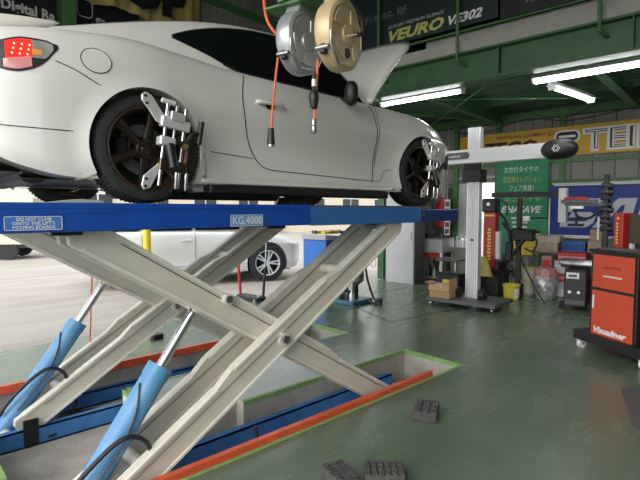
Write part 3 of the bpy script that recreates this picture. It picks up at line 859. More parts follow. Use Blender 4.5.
# duck tail spoiler
P = []
for y in np.linspace(-0.74, 0.74, 31):
    e = 1 - (abs(y) / 0.74) ** 4 * 0.92
    bow = 0.10 * (1 - (y / 0.74) ** 2)
    x1 = -0.37 - bow; x0 = x1 - 0.34 * e - 0.02
    P.append([(x1, y, 0.918), (x1 - 0.10 * e, y, 0.918 + 0.022 * e), (x0 + 0.02, y, 0.918 + 0.045 * e), (x0, y, 0.918 + 0.037 * e), (x0 + 0.03, y, 0.918 + 0.015 * e), (x1 - 0.15 * e, y, 0.918 - 0.012 * e), (x1, y, 0.919)])
sp = MB().grid(P).build('rear_spoiler', M_white, car, smooth=50)
# tail lamps
def lamp(lo, hi, x0, x1, off, name, m, parent, nx=14, sd=-1, nz=8):
    return patch(list(np.linspace(x0, x1, nx)), lo, hi, side_y, off, nz, (sd,)).build(name, m, parent, smooth=60)
tl_lo = pchip([-0.76, -0.66, -0.59, -0.52, -0.46, -0.41], [0.68, 0.645, 0.632, 0.652, 0.697, 0.768])
tl_hi = pchip([-0.76, -0.66, -0.54, -0.46, -0.41], [0.752, 0.762, 0.796, 0.794, 0.776])
for sd in BOTH:
    base = lamp(lambda x: tl_lo(x) - 0.008, lambda x: tl_hi(x) + 0.006, -0.77, -0.404, 0.003, 'tail_lamp', M_black, car, 18, sd)
    lamp(lambda x: max(tl_lo(x) + 0.006, 0.70), lambda x: tl_hi(x) - 0.004, -0.52, -0.425, 0.006, 'clear_lens', M_lampclr, base, 10, sd)
    lamp(lambda x: tl_lo(x) + 0.004, lambda x: 0.688 + (x + 0.6) * 0.25, -0.63, -0.52, 0.007, 'pink_reflector', M_pink, base, 10, sd)
    lamp(lambda x: 0.688 + (x + 0.6) * 0.2, lambda x: tl_hi(x) - 0.005, -0.62, -0.512, 0.007, 'red_lens', M_red, base, 10, sd)
    lamp(lambda x: tl_lo(x) + 0.012, lambda x: tl_hi(x) - 0.010, -0.76, -0.66, 0.007, 'red_lens', M_pink, base, 8, sd)
    lamp(lambda x: 0.715, lambda x: 0.745, -0.515, -0.475, 0.008, 'amber_lens', M_amber, base, 4, sd)
    for i in range(9):
        x = -0.595 + 0.03 * (i % 3) + 0.006 * (i // 3); z = 0.712 + 0.024 * (i // 3)
        yy = sd * (side_y(x, z) + 0.009)
        MB().cyl((x, yy, z), (x, yy + sd * 0.002, z), 0.0045, n=8).build('led', M_redl, base)
# mirrors
for sd in BOTH:
    mr = MB()
    Mx = Matrix.Translation((1.61, sd * 0.90, 0.862)) @ Matrix.Diagonal((0.050, 0.060, 0.092, 1))
    prof = [(math.sin(a_) ** 0.7, -math.cos(a_)) for a_ in np.linspace(0.05, math.pi - 0.05, 13)]
    mr.lathe(prof, 20, Mx)
    m_ = mr.build('mirror', M_black, car, smooth=60)
    st_ = MB(); st_.tube([(1.66, sd * 0.755, 0.845), (1.62, sd * 0.83, 0.83), (1.60, sd * 0.88, 0.84)], [0.02, 0.016, 0.02], 8); st_.build('mirror_stalk', M_black, m_, smooth=60)
# underside, exhaust, rear diffuser
ub = MB(); ub.box(-0.55, 3.1, -0.58, 0.58, 0.14, 0.30); ub.build('underbody', M_black, car, bevel=0.02)
df = MB(); df.box(-0.80, -0.42, -0.60, 0.60, 0.17, 0.25); df.build('diffuser', M_black, car, bevel=0.03)
for y in (-0.45, 0.45):
    ex = MB(); ex.cyl((-0.86, y, 0.24), (-0.4, y, 0.22), 0.05, n=20); ex.build('exhaust', M_steel, car, smooth=40)
mf = MB(); mf.cyl((-0.45, -0.45, 0.20), (-0.45, 0.45, 0.20), 0.085, n=20); mf.build('muffler', M_greyd, car, smooth=40)
# wheels
def make_wheel(x, sd, parent, rim_m=M_bronze):
    y0 = sd * 0.865
    M = Matrix.Translation((x, y0, 0.31)) @ Matrix.Rotation(-sd * R90, 4, 'X') @ Matrix.Scale(0.9677, 4)     # local z points outward
    T = MB()
    prof = [(0.232, -0.005), (0.245, 0.004), (0.27, 0.006), (0.292, -0.002), (0.304, -0.018)]
    for g0 in (-0.055, -0.10, -0.145):
        prof += [(0.309, g0 + 0.018), (0.310, g0 + 0.006), (0.301, g0 + 0.005), (0.301, g0 - 0.005), (0.310, g0 - 0.006)]
    prof += [(0.309, -0.175), (0.302, -0.195), (0.275, -0.212), (0.232, -0.205)]
    T.lathe(prof, 64, M, cap=False)
    w = T.build('wheel', M_tread, parent, smooth=30)
    tag(w, 'black tyre on dark bronze rim')
    sp_ = MB()
    for k in range(72):
        a = 2 * math.pi * k / 72
        c = Vector((0.3095 * math.cos(a), 0.3095 * math.sin(a), 0))
        for z in (-0.022, -0.078, -0.122, -0.178):
            sp_.cbox((0, 0, 0), (0.004, 0.006, 0.024), M @ Matrix.Translation((c.x, c.y, z)) @ Matrix.Rotation(a, 4, 'Z') @ Matrix.Rotation(0.5, 4, 'X'))
    tag(sp_.build('tread_sipes', M_black, w), kind='stuff')
    R_ = MB()
    R_.lathe([(0.236, 0.0), (0.240, 0.006), (0.232, 0.008), (0.222, 0.0), (0.216, -0.02), (0.205, -0.05), (0.20, -0.20), (0.236, -0.205)], 56, M, cap=False)
    R_.build('rim', M_bronzelip, w, smooth=40)
    for k in range(6):
        a = 2 * math.pi * k / 6 + 0.35
        S = MB()
        Mk = M @ Matrix.Rotation(a, 4, 'Z')
        vs = []
        secs = [(0.03, 0.030, -0.048, -0.075), (0.09, 0.024, -0.042, -0.075), (0.15, 0.022, -0.030, -0.065), (0.205, 0.030, -0.016, -0.05), (0.220, 0.036, -0.010, -0.045)]
        for (r, hw, zt, zb2) in secs:
            vs += [(r, -hw, zt - 0.008), (r, -hw * 0.45, zt), (r, hw * 0.45, zt), (r, hw, zt - 0.008), (r, hw * 0.8, zb2), (r, -hw * 0.8, zb2)]
        fs = []
        for i in range(len(secs) - 1):
            for j in range(6):
                fs.append((i * 6 + j, i * 6 + (j + 1) % 6, (i + 1) * 6 + (j + 1) % 6, (i + 1) * 6 + j))
        fs += [(0, 1, 2, 3, 4, 5), tuple(range(len(vs) - 1, len(vs) - 7, -1))]
        S.add(vs, fs, Mk)
        S.build('spoke', rim_m, w, smooth=35)
    h = MB(); h.lathe([(0.062, -0.08), (0.062, -0.05), (0.055, -0.042), (0.034, -0.040), (0.030, -0.036), (0.0, -0.035)], 24, M, cap=False); h.build('hub', rim_m, w, smooth=35)
    for k in range(5):
        a = 2 * math.pi * k / 5
        n_ = MB(); n_.lathe([(0.009, -0.045), (0.009, -0.025), (0.0, -0.024)], 6, M @ Matrix.Translation((0.047 * math.cos(a), 0.047 * math.sin(a), 0)), cap=False); n_.build('wheel_nut', M_blackm, w)
    dsc = MB(); dsc.lathe([(0.08, -0.10), (0.148, -0.10), (0.148, -0.122), (0.08, -0.122)], 40, M, cap=False); dsc.build('brake_disc', M_greyd, w, smooth=40)
    cp = MB(); cp.box(-0.16, -0.09, -0.07, 0.07, -0.145, -0.08, M); cp.build('brake_caliper', M_blackm, w, bevel=0.01)
    ba = MB(); ba.lathe([(0.0, -0.15), (0.20, -0.152), (0.20, -0.16), (0.0, -0.16)], 32, M, cap=False); ba.build('hub_shield', M_black, w)
    return w
for x in (0.032, 2.575):
    for sd in BOTH: make_wheel(x, sd, car)
# rubber jacking pads between the car and the runway
for i, x in enumerate((2.02,)):
    p = on_y(300, 200, 2.75)
    mb = MB(); mb.prism([(-0.13, 0), (0.13, 0), (0.09, 0.058), (-0.09, 0.058)], 0, 0.16)
    o = mb.build('lift_pad', M_rubber, bevel=0.006); o.location = (p.x - 0.02, 2.70, PT)
    tag(o, 'black rubber lifting pad on the runway under the door sill', 'lift pad')
wd = MB(); wd.prism([(-0.16, 0), (0.1, 0), (0.1, 0.012), (0.0, 0.02)], 0, 0.2)
o = wd.build('wheel_wedge', M_alu); o.location = (CARX - 0.34, 2.56, PT); tag(o, 'thin silver plate on the runway behind the rear wheel', 'plate')

# ------------------------------------------------------------------ wheel clamps for alignment
def make_clamp(x, label):
    t = thing('wheel_clamp', label, 'wheel clamp', (CARX + x, CARL - 0.865, CARZ + 0.31))
    tilt = Matrix.Rotation(math.radians(8), 4, 'Y')
    def P(a, c, o=0.06):
        v = tilt @ Vector((a, -o, c)); return v
    for a in (0.045, 0.155):
        MB().cyl(P(a, 0.255), P(a, -0.20), 0.010, n=12).build('guide_rod', M_chrome, t, smooth=40)
    mb = MB(); mb.tube([P(0.01, 0.268), P(0.085, 0.268)], 0.014, 10); mb.build('top_handle', M_whitep, t, smooth=40)
    MB().cyl(P(0.10, 0.26), P(0.10, -0.06), 0.009, n=10).build('lead_screw', M_steel, t, smooth=40)
    MT = Matrix.Translation((0, -0.06, 0)) @ tilt
    up = MB(); up.box(0.015, 0.185, -0.02, 0.02, 0.125, 0.185, tilt @ Matrix.Translation((0, -0.06, 0))); upo = up.build('upper_slider', M_alu, t, bevel=0.005)
    lo = MB(); lo.box(0.03, 0.19, -0.02, 0.02, -0.11, -0.05, tilt @ Matrix.Translation((0, -0.06, 0))); loo = lo.build('lower_slider', M_bronzelip, t, bevel=0.005)
    MB().box(0.06, 0.14, -0.03, 0.0, 0.17, 0.22, tilt @ Matrix.Translation((0, -0.06, 0))).build('lock_block', M_silver, t, bevel=0.004)
    def claw(poly, par, m):
        c = MB(); c.prism(poly, -0.052, -0.066, tilt); o_ = c.build('claw', m, par, bevel=0.003)
        return o_
    claw([(0.04, 0.13), (0.06, 0.185), (0.02, 0.20), (-0.05, 0.275), (-0.085, 0.285), (-0.105, 0.265), (-0.10, 0.235), (-0.06, 0.20), (-0.01, 0.145)], upo, M_alu)
    claw([(0.05, -0.05), (0.06, -0.11), (0.03, -0.14), (0.0, -0.22), (-0.035, -0.235), (-0.05, -0.215), (-0.045, -0.16), (-0.03, -0.145), (0.02, -0.09)], loo, M_alu)
    for (a, c) in ((-0.085, 0.262), (-0.075, 0.225), (-0.03, -0.175), (-0.03, -0.215)):
        MB().cyl(P(a, c, 0.067), P(a, c, 0.070), 0.008, n=10).build('claw_hole', M_black, t)
    for a in (0.14, 0.20):
        MB().tube([P(a, -0.10), P(a + 0.005, -0.20), P(a + 0.01, -0.215, 0.03)], 0.012, 10).build('foot_pin', M_chrome, t, smooth=40)
    MB().cyl(P(0.07, 0.03, 0.09), P(0.09, -0.10, 0.13), 0.026, n=18).build('target_head', M_blackm, t, smooth=40)
    MB().tube(spline([P(0.10, 0.05, 0.09), P(0.16, 0.06, 0.10), P(0.19, 0.11, 0.10), P(0.235, 0.13, 0.10)], 5), 0.014, 10).build('lever', M_black, t, smooth=40)
    MB().tube([P(0.235, 0.07, 0.10), P(0.24, 0.20, 0.10)], 0.017, 12).build('lever_grip', M_black, t, smooth=40)
    MB().cyl(P(0.155, 0.04, 0.09), P(0.155, 0.04, 0.112), 0.016, n=16).build('knob', M_brass, t, smooth=40)
    MB().box(0.01, 0.10, -0.03, 0.03, 0.02, 0.07, tilt @ Matrix.Translation((0, -0.07, 0))).build('centre_block', M_alu, t, bevel=0.006)
    MB().cyl(P(0.07, 0.04, 0.09), P(0.07, 0.04, -0.02), 0.02, n=12).build('spigot', M_steel, t, smooth=40)
    return t
make_clamp(0.032, 'silver alignment clamp gripping the rear wheel of the coupe')
make_clamp(2.575, 'silver alignment clamp gripping the front wheel of the coupe')

# ================================================================== BANNERS AND SIGNS
def wall_sign(name, label, cat, b1, b2l, b2r, z0, z1, m, th=0.006, face='back', z0r=None, z1r=None):
    # a flat sign facing -b1 (back) in building axes; local frame at its lower left seen from the front
    t = thing(name, label, cat, bl(b1, b2l, z0), RB)
    mb = MB(); w = b2l - b2r
    mb.box(0, th, -w, 0, 0, z1 - z0)
    mb.build('panel', m, t)
    return t, w, z1 - z0
def sp_text(t, s, x, z, size, m, width=None, bold=0.0, shear=0.0, y=-0.0015, name='lettering', ext=0.0006):
    return text(name, s, size, m, t, (y, -x, z), FACE_X, ext, bold, shear, width=width)
# amber equipment sign
t, w, h = wall_sign('wall_sign', 'long amber sign with outlined white and black capitals on the back wall', 'sign', BW - 0.07, 4.60, 0.2, 2.50, 3.03, M_yellow)
sp_text(t, 'TEIN', 2.36, 0.075, 0.52, M_whitep, width=1.26, bold=0.032, y=-0.002)
sp_text(t, 'TEIN', 2.38, 0.09, 0.49, M_blackp, width=1.20, bold=0.004, y=-0.004)
sp_text(t, 'TEIN', 2.38, 0.09, 0.49, M_whitep, width=1.20, bold=-0.013, y=-0.006)
# roundel mark before the letters
def rrect(cx, cz, w, h, r, n=6):
    out = []
    for (sx, sz, a0) in ((1, 1, 0), (-1, 1, 90), (-1, -1, 180), (1, -1, 270)):
        for k in range(n + 1):
            a = math.radians(a0 + 90 * k / n)
            out.append((cx + sx * (w / 2 - r) + r * math.cos(a), cz + sz * (h / 2 - r) + r * math.sin(a)))
    return out
def flat(t, poly, m, y, name='mark'):
    mb = MB(); n = len(poly)
    mb.prism([(-p[0], p[1]) for p in poly], 0, 0.0008)
    mb.v = [(y - v[1], v[0], v[2]) for v in mb.v]
    return mb.build(name, m, t)
flat(t, rrect(2.08, 0.34, 0.44, 0.24, 0.11), M_whitep, -0.0010)
flat(t, rrect(2.08, 0.345, 0.37, 0.17, 0.08), M_blackp, -0.0022)
flat(t, rrect(2.08, 0.345, 0.29, 0.045, 0.02), M_whitep, -0.0034)
flat(t, rrect(2.08, 0.19, 0.19, 0.22, 0.03), M_whitep, -0.0010)
flat(t, rrect(2.08, 0.18, 0.09, 0.20, 0.02), M_blackp, -0.0022)
flat(t, rrect(2.08, 0.10, 0.30, 0.05, 0.02), M_whitep, -0.0014)
sp_text(t, 'TECO', 0.55, 0.10, 0.34, M_blackp, width=1.05, bold=0.014, y=-0.002)
sp_text(t, 'PROFESSIONAL EQUIPMENT', 0.78, 0.40, 0.085, M_blackp, width=0.92, bold=0.001, y=-0.002)
rg = MB(); rg.v = []; rg.tube([Vector((-0.003, -1.80 + 0.05 * math.cos(a), 0.43 + 0.05 * math.sin(a))) for a in np.linspace(0, 2 * math.pi, 25)], 0.006, 5); rg.build('mark', M_blackp, t)
sp_text(t, 'R', 1.775, 0.40, 0.07, M_blackp, y=-0.002)
# green vertical banner with Japanese lines
t, w, h = wall_sign('hanging_banner', 'tall green banner with white and yellow Japanese lines on the back wall', 'banner', BW - 0.085, 3.80, 2.82, 0.62, 2.52, M_bgreen)
for i, (s, z, sz, m, x, wd) in enumerate((('次世代タイヤの', 1.62, 0.13, M_whitep, 0.14, 0.66), ('低燃費セレクション', 1.43, 0.13, M_yelp, 0.13, 0.72), ('フェア実施！', 1.26, 0.13, M_whitep, 0.25, 0.46), ('エコタイヤ', 1.05, 0.10, M_yelp, 0.15, 0.70))):
    sp_text(t, s, x, z, sz, m, width=wd)
sp_text(t, 'ENASAVE', 0.10, 0.83, 0.18, M_whitep, width=0.78, bold=0.006, shear=0.3)
for i in range(5):
    flat(t, rrect(0.48, 0.72 - 0.085 * i, 0.34 - 0.03 * i, 0.03, 0.01), M_whitep, -0.001)
flat(t, rrect(0.62, 0.30, 0.50, 0.28, 0.01), M_yel, -0.0012)
flat(t, rrect(0.55, 0.08, 0.70, 0.15, 0.01), M_yel, -0.0012)
sp_text(t, 'COP', 0.26, 0.045, 0.11, M_blackp, bold=0.004, shear=0.25, y=-0.0032)
# blue banner with big silver letters, white tube and border
t, w, h = wall_sign('blue_banner', 'wide blue banner with huge silver italic letters on the back wall', 'banner', BW - 0.09, 2.78, 0.3, 1.03, 1.94, M_signblue)
M_sil = mat('silver_print', (0.55, 0.56, 0.60), 0.5)
def poly_letter(pts):
    flat(t, pts, M_sil, -0.002, 'lettering')
SH = 0.30
def sl(x, z): return (0.10 + 0.82 * x + 0.22 * z, z + 0.015)
poly_letter([sl(0.10, 0.42), sl(0.14, 0.60), sl(0.22, 0.66), sl(0.80, 0.66), sl(0.80, 0.54), sl(0.32, 0.54), sl(0.26, 0.50), sl(0.24, 0.42)])
poly_letter([sl(0.24, 0.42), sl(0.62, 0.42), sl(0.74, 0.36), sl(0.72, 0.22), sl(0.60, 0.14), sl(0.06, 0.14), sl(0.06, 0.25), sl(0.55, 0.25), sl(0.60, 0.28), sl(0.60, 0.32), sl(0.20, 0.32)])
poly_letter([sl(0.72, 0.14), sl(1.02, 0.62), sl(1.08, 0.66), sl(1.40, 0.66), sl(1.40, 0.14), sl(1.22, 0.14), sl(1.22, 0.54), sl(1.16, 0.54), sl(0.90, 0.14)])
poly_letter([sl(1.50, 0.14), sl(1.50, 0.66), sl(2.0, 0.66), sl(2.0, 0.54), sl(1.66, 0.54), sl(1.66, 0.14)])
# tube over the blue banner and its pale frame
t2 = thing('light_tube', 'unlit white batten tube above the blue banner', 'lamp', bl(BW - 0.14, 2.72, 1.965), RB)
MB().box(-0.03, 0.03, -2.3, 0, 0, 0.028).build('housing', M_fix, t2, bevel=0.004)
MB().cyl((0, -0.03, -0.014), (0, -2.27, -0.014), 0.013, n=10).build('tube', M_whitep, t2, smooth=40)
fr = MB(); fr.box(BW - 0.12, BW - 0.1, 2.76, 2.785, 1.0, 1.72)
o = fr.build('banner_rail', M_whitep); o.rotation_euler = (0, 0, RB); tag(o, 'upright white rail at the edge of the blue banner', 'rail')
fr = MB(); fr.box(BW - 0.12, BW - 0.1, 0.5, 2.74, 0.985, 1.04)
o = fr.build('banner_rail', M_whitep); o.rotation_euler = (0, 0, RB); tag(o, 'level white rail under the blue banner', 'rail')

# mezzanine banners
M_dimj = mat('dim_print', (0.20, 0.23, 0.23), 0.6)
t, w, h = wall_sign('tyre_banner', 'dark teal tyre banner with yellow italic name on the mezzanine railing', 'banner', MZ - 0.075, 5.3, 2.36, 3.84, 4.72, M_tealblk)
sp_text(t, 'VEURO', 1.33, 0.055, 0.20, M_yelp, width=0.86, bold=0.008, shear=0.28)
sp_text(t, 'VE302', 2.26, 0.065, 0.155, M_whitep, width=0.46, bold=0.006, shear=0.28)
sp_text(t, 'LUXURY PREMIUM SILENCE', 1.36, 0.235, 0.06, M_sil, width=0.86, shear=0.2)
sp_text(t, 'すがくのためは、何が', 0.85, 0.40, 0.12, M_dimj, width=0.80)
t, w, h = wall_sign('tyre_banner', 'plain black banner with small white katakana on the mezzanine railing', 'banner', MZ - 0.075, 2.33, 0.2, 3.80, 4.65, M_blackp)
sp_text(t, 'シリカナイト', 0.29, 0.12, 0.075, M_whitep, width=0.25)
mb = MB()
fl2 = tag(MB().box(MZ + 0.05, MZ + 0.08, 0.4, 3.4, 3.68, 3.80).build('board_stack', M_slab), 'pale boards lying along the mezzanine edge', 'boards'); fl2.rotation_euler = (0, 0, RB)

# banners on the left header wall (face -b2)
def left_sign(name, label, b1a, b1b, z0, z1, m, y=LW - 0.02, th=0.005):
    t = thing(name, label, 'banner', bl(b1a, y, z0), RB)
    MB().box(0, b1b - b1a, 0, th, 0, z1 - z0).build('panel', m, t)
    return t
def ls_text(t, s, x, z, size, m, width=None, bold=0.0, shear=0.0, y=-0.0015):
    return text('lettering', s, size, m, t, (x, y, z), FACE_Y, 0.0006, bold, shear, width=width)
M_dimw = mat('grey_print', (0.50, 0.50, 0.48), 0.6)
t = left_sign('black_banner', 'long black banner with white Latin lettering beside the green column', 0.6, 2.17, 3.50, 4.2, M_blackp)
ls_text(t, 'Digital Ra', 1.03, 0.085, 0.145, M_dimw, bold=0.005, width=0.52)
t = left_sign('black_banner', 'black banner with rounded outline marks behind the yellow cloth', 2.36, 3.15, 3.50, 4.3, M_blackp)
ls_text(t, 'Sim', 0.24, 0.155, 0.15, M_dimw, bold=0.006, width=0.24)
for (cx, cz, w_, h_) in ((0.12, 0.33, 0.17, 0.20), (0.12, 0.55, 0.17, 0.14)):
    ring = [Vector((p[0], -0.003, p[1])) for p in rrect(cx, cz, w_, h_, 0.05)]
    MB().tube(ring + [ring[0]], 0.006, 6).build('mark', M_dimw, t)
# yellow cloth banner with folds
P = []
for x in np.linspace(0, 1.50, 46):
    P.append([(x, -0.05 + 0.022 * math.sin(x * 17 + z_ * 3) + 0.012 * math.sin(x * 41), z_ + 0.05 * math.sin(x * 4.2) * (1 if z_ == 0 else 0)) for z_ in np.linspace(0, 0.9, 10)])
o = MB().grid(P).build('cloth_banner', M_cloth, None, smooth=60, solid=0.003)
t = thing('cloth_banner', 'rumpled yellow cloth banner with big black capitals on the header wall', 'banner', bl(2.52, LW - 0.03, 3.88), RB)
o.parent = t; o.name = 'cloth'
ls_text(t, 'OP', 0.36, 0.15, 0.52, M_blackp, bold=0.03, y=-0.088, width=0.90)

# ================================================================== FLUORESCENT LAMPS
def tube_lamp(pa, pb, label, n=1):
    pa = Vector(pa); pb = Vector(pb); d = pb - pa; L = d.length
    t = thing('tube_lamp', label, 'lamp', pa, math.atan2(d.y, d.x))
    mb = MB(); mb.prism([(0, 0), (0, 0.05), (0, 0.05)], 0, 0)
    h = MB(); h.v = []
    poly = [(-0.075, 0.035), (0.075, 0.035), (0.05, 0.085), (-0.05, 0.085)]
    h.add([(0, p[0], p[1]) for p in poly] + [(L, p[0], p[1]) for p in poly], [(0, 1, 2, 3), (7, 6, 5, 4), (0, 4, 5, 1), (1, 5, 6, 2), (2, 6, 7, 3), (3, 7, 4, 0)])
    h.build('housing', M_fix, t)
    for k in range(n):
        y = (k - (n - 1) / 2) * 0.07
        MB().cyl((0.03, y, 0.012), (L - 0.03, y, 0.012), 0.019, n=12).build('tube', M_tube, t, smooth=40)
    for x in (0.0, L - 0.03):
        MB().box(x, x + 0.03, -0.05, 0.05, -0.012, 0.04).build('end_cap', M_fix, t)
    for x in (0.25, L - 0.25):
        MB().cyl((x, 0, 0.085), (x, 0, 0.36), 0.008, n=8).build('hanger', M_greyd, t)
tube_lamp(bl(6.24, 4.26, 3.09), bl(6.24, 2.93, 3.09), 'lit tube lamp behind the raised bonnet')
tube_lamp(bl(6.38, 2.08, 3.09), bl(6.38, -0.2, 3.09), 'long lit tube lamp under the mezzanine beam', 2)
tube_lamp(bl(6.84, 1.98, 3.09), bl(8.05, 1.78, 3.09), 'short lit tube lamp set crosswise under the deck')
# loose wires under the deck
tag(MB().tube(spline([bl(9.6, 4.7, 3.12), bl(9.4, 3.9, 3.05), bl(9.3, 3.1, 3.18), bl(9.2, 2.3, 3.05), bl(9.3, 1.2, 3.2)], 6), 0.009, 6).build('cable', M_hose, smooth=60), 'sagging black cable strung above the amber sign', 'cable')
tag(MB().tube(spline([bl(8.3, 1.3, 3.35), bl(8.5, 2.2, 3.0), bl(8.8, 3.0, 3.22)], 6), 0.008, 6).build('cable', M_hose, smooth=60), 'thin black cable drooping below the mezzanine deck', 'cable')
tag(MB().tube(spline([bl(5.86, 4.15, 3.5), bl(5.84, 4.10, 3.35), bl(5.85, 4.06, 3.15), bl(5.87, 4.0, 3.05)], 6), 0.008, 6).build('cable', M_hose, smooth=60), 'black cable hanging down the beam face beside the tube lamp', 'cable')

# ================================================================== HOSE REELS
RZ = math.radians(14.5)
def depth_pt(px, py, d):
    return CAM + ray(px, py) / FPX * d
def make_reel(c, m, label, r, th, hub):
    t = thing('hose_reel', label, 'hose reel', c, RZ)
    Mx = Matrix.Rotation(R90, 4, 'X')         # local z -> -y
    b = MB(); b.lathe([(0.0, -th / 2), (r * 0.90, -th / 2), (r * 0.97, -th / 2 + 0.008), (r, -th * 0.3), (r, th * 0.3), (r * 0.97, th / 2 - 0.008), (r * 0.88, th / 2), (r * 0.86, th / 2 - 0.006), (r * 0.3, th / 2 - 0.004), (r * 0.26, th / 2 + 0.006), (0, th / 2 + 0.006)], 44, Mx, cap=False)
    bo = b.build('drum', m, t, smooth=35)
    for k in range(4 if hub else 5):
        a0 = 2 * math.pi * k / (4 if hub else 5) + 0.5
        poly = []
        for a_ in np.linspace(a0, a0 + 0.85, 7): poly.append((r * 0.78 * math.cos(a_), r * 0.78 * math.sin(a_)))
        for a_ in np.linspace(a0 + 0.65, a0 + 0.2, 4): poly.append((r * 0.40 * math.cos(a_), r * 0.40 * math.sin(a_)))
        MB().prism(poly, -th / 2 + 0.005, -th / 2 - 0.004).build('drum_pad', m, bo, bevel=0.004, seg=2)
    nk = MB(); nk.prism([(-r * 0.55, r * 0.75), (r * 0.75, r * 0.6), (r * 0.42, r * 1.18), (-r * 0.30, r * 1.22)], -th * 0.45, th * 0.45); nk.build('neck', m, t, bevel=0.008, seg=2)
    so = MB(); so.box(-r * 0.95, -r * 0.76, -th * 0.16, th * 0.16, -r * 0.72, -r * 0.44); so.build('outlet_frame', M_black, t, bevel=0.006)
    ro = MB(); ro.cyl((-r * 0.92, -th * 0.35, -r * 0.55), (-r * 0.92, th * 0.35, -r * 0.55), 0.012, n=12); ro.build('outlet_roller', M_steel, t, smooth=40)
    sw = MB(); sw.tube([(-r * 0.95, -th * 0.5, -r * 0.15), (-r * 0.98, -th * 0.52, -r * 0.5), (-r * 0.5, -th * 0.52, -r * 0.95), (-r * 0.3, -th * 0.5, -r * 0.9)], 0.007, 6); sw.build('guard_wire', M_steel, t, smooth=60)
    if hub:
        MB().cyl((0.02, -th / 2, 0.0), (0.02, -th / 2 - 0.05, 0.0), 0.014, n=12).build('swivel', M_chrome, t, smooth=40)
        MB().tube(spline([(0.025, -th / 2 - 0.045, 0.0), (0.06, -th / 2 - 0.05, 0.02), (0.04, -th / 2 - 0.05, 0.10), (-0.06, -th / 2 - 0.03, 0.165), (-0.12, -0.01, 0.20)], 6), 0.009, 8).build('feed_hose', M_hose, t, smooth=60)
        MB().cyl((0.0, -th / 2 + 0.006, -r * 0.52), (0, -th / 2 - 0.003, -r * 0.52), 0.024, n=20).build('badge', M_black, t, smooth=40)
    MB().box(-0.03, 0.03, -0.02, 0.02, r * 1.10, r * 1.30).build('hanger', M_steel, t, bevel=0.004)
    return t
g_c = depth_pt(339, 37, 2.45); s_c = depth_pt(300, 44, 2.60)
r_gold = make_reel(g_c, M_reelg, 'tan hose reel with black feed hose hanging beside the silver reel', 0.172, 0.10, True)
r_silv = make_reel(s_c, M_reel, 'silver cord reel hanging beside the tan reel', 0.165, 0.10, False)
pc = depth_pt(304, 4, 2.70)
zt = max(g_c.z + 0.172 * 1.32, s_c.z + 0.165 * 1.32)
hg = thing('reel_bracket', 'green steel plate hung from the roof carrying both reels', 'bracket', (pc.x, pc.y, zt - 0.035), RZ)
MB().box(-0.20, 0.22, -0.26, 0.12, 0, 0.012).build('plate', M_greenl, hg)
MB().box(-0.22, 0.20, -0.02, 0.02, 0.012, 0.06).build('rib', M_greenl, hg)
for x in (-0.15, 0.15):
    MB().box(x - 0.02, x + 0.02, -0.02, 0.02, 0.06, 5.03 - zt).build('hanger_bar', M_greenl, hg)
def cord_thing(name, label, pts, r, m=M_cord, cat='cord'):
    t = thing(name, label, cat, pts[-1])
    o = pts[-1]
    MB().tube([p - o for p in spline(pts, 6)], r, 8).build('cord', m, t, smooth=60)
    return t
a = depth_pt(277, 62, 2.55)
pts = [depth_pt(278, 58, 2.55), depth_pt(276, 75, 2.55), depth_pt(273, 105, 2.55), depth_pt(271, 135, 2.55)]
t = cord_thing('power_cord', 'orange power cord with black socket hanging from the silver reel', pts, 0.0065)
MB().cyl((0, 0, 0.035), (0, 0, -0.05), 0.016, 0.022, 14).build('socket', M_black, t, smooth=40)
MB().cyl((0, 0, -0.05), (0, 0, -0.062), 0.018, n=14).build('socket_face', M_steel, t, smooth=40)
pts = [depth_pt(318, 60, 2.42), depth_pt(317, 75, 2.42), depth_pt(315.5, 100, 2.42), depth_pt(314, 131, 2.42)]
t = cord_thing('air_hose', 'orange air hose with black stop ball hanging from the tan reel', pts, 0.0065)
MB().cyl((0.0, 0, 0.29), (0, 0, 0.19), 0.010, n=12).build('sleeve', M_black, t, smooth=40)
MB().cyl((0, 0, 0.255), (0, 0, 0.22), 0.0115, n=12).build('sleeve_mark', M_whitep, t, smooth=40)
MB().lathe([(0.010, 0.205), (0.022, 0.19), (0.027, 0.165), (0.022, 0.14), (0.018, 0.115), (0.012, 0.11)], 18).build('stop_ball', M_black, t, smooth=40)
MB().lathe([(0.009, 0.06), (0.013, 0.05), (0.013, 0.03), (0.010, 0.028), (0.014, 0.02), (0.014, -0.005), (0.008, -0.012)], 14).build('coupler', M_steel, t, smooth=40)
tag(MB().tube(spline([depth_pt(262, -30, 2.7), depth_pt(264, 0, 2.66), depth_pt(268, 22, 2.64), depth_pt(280, 38, 2.64)], 6), 0.009, 8).build('air_line', M_cord, smooth=60), 'orange supply line dropping behind the silver reel', 'hose')
# orange hose by the yard edge
tag(MB().tube(spline([(1.55, 4.90, 1.36), (1.55, 4.92, 0.9), (1.53, 4.93, 0.45), (1.52, 4.95, 0.05), (1.62, 4.99, 0.012), (1.80, 5.05, 0.012), (1.92, 4.98, 0.012), (1.80, 4.93, 0.012), (1.62, 4.97, 0.016), (1.62, 5.05, 0.012)], 6), 0.007, 6).build('air_line', M_cord, smooth=60), 'orange air line hanging behind the lift and curled on the floor', 'hose')

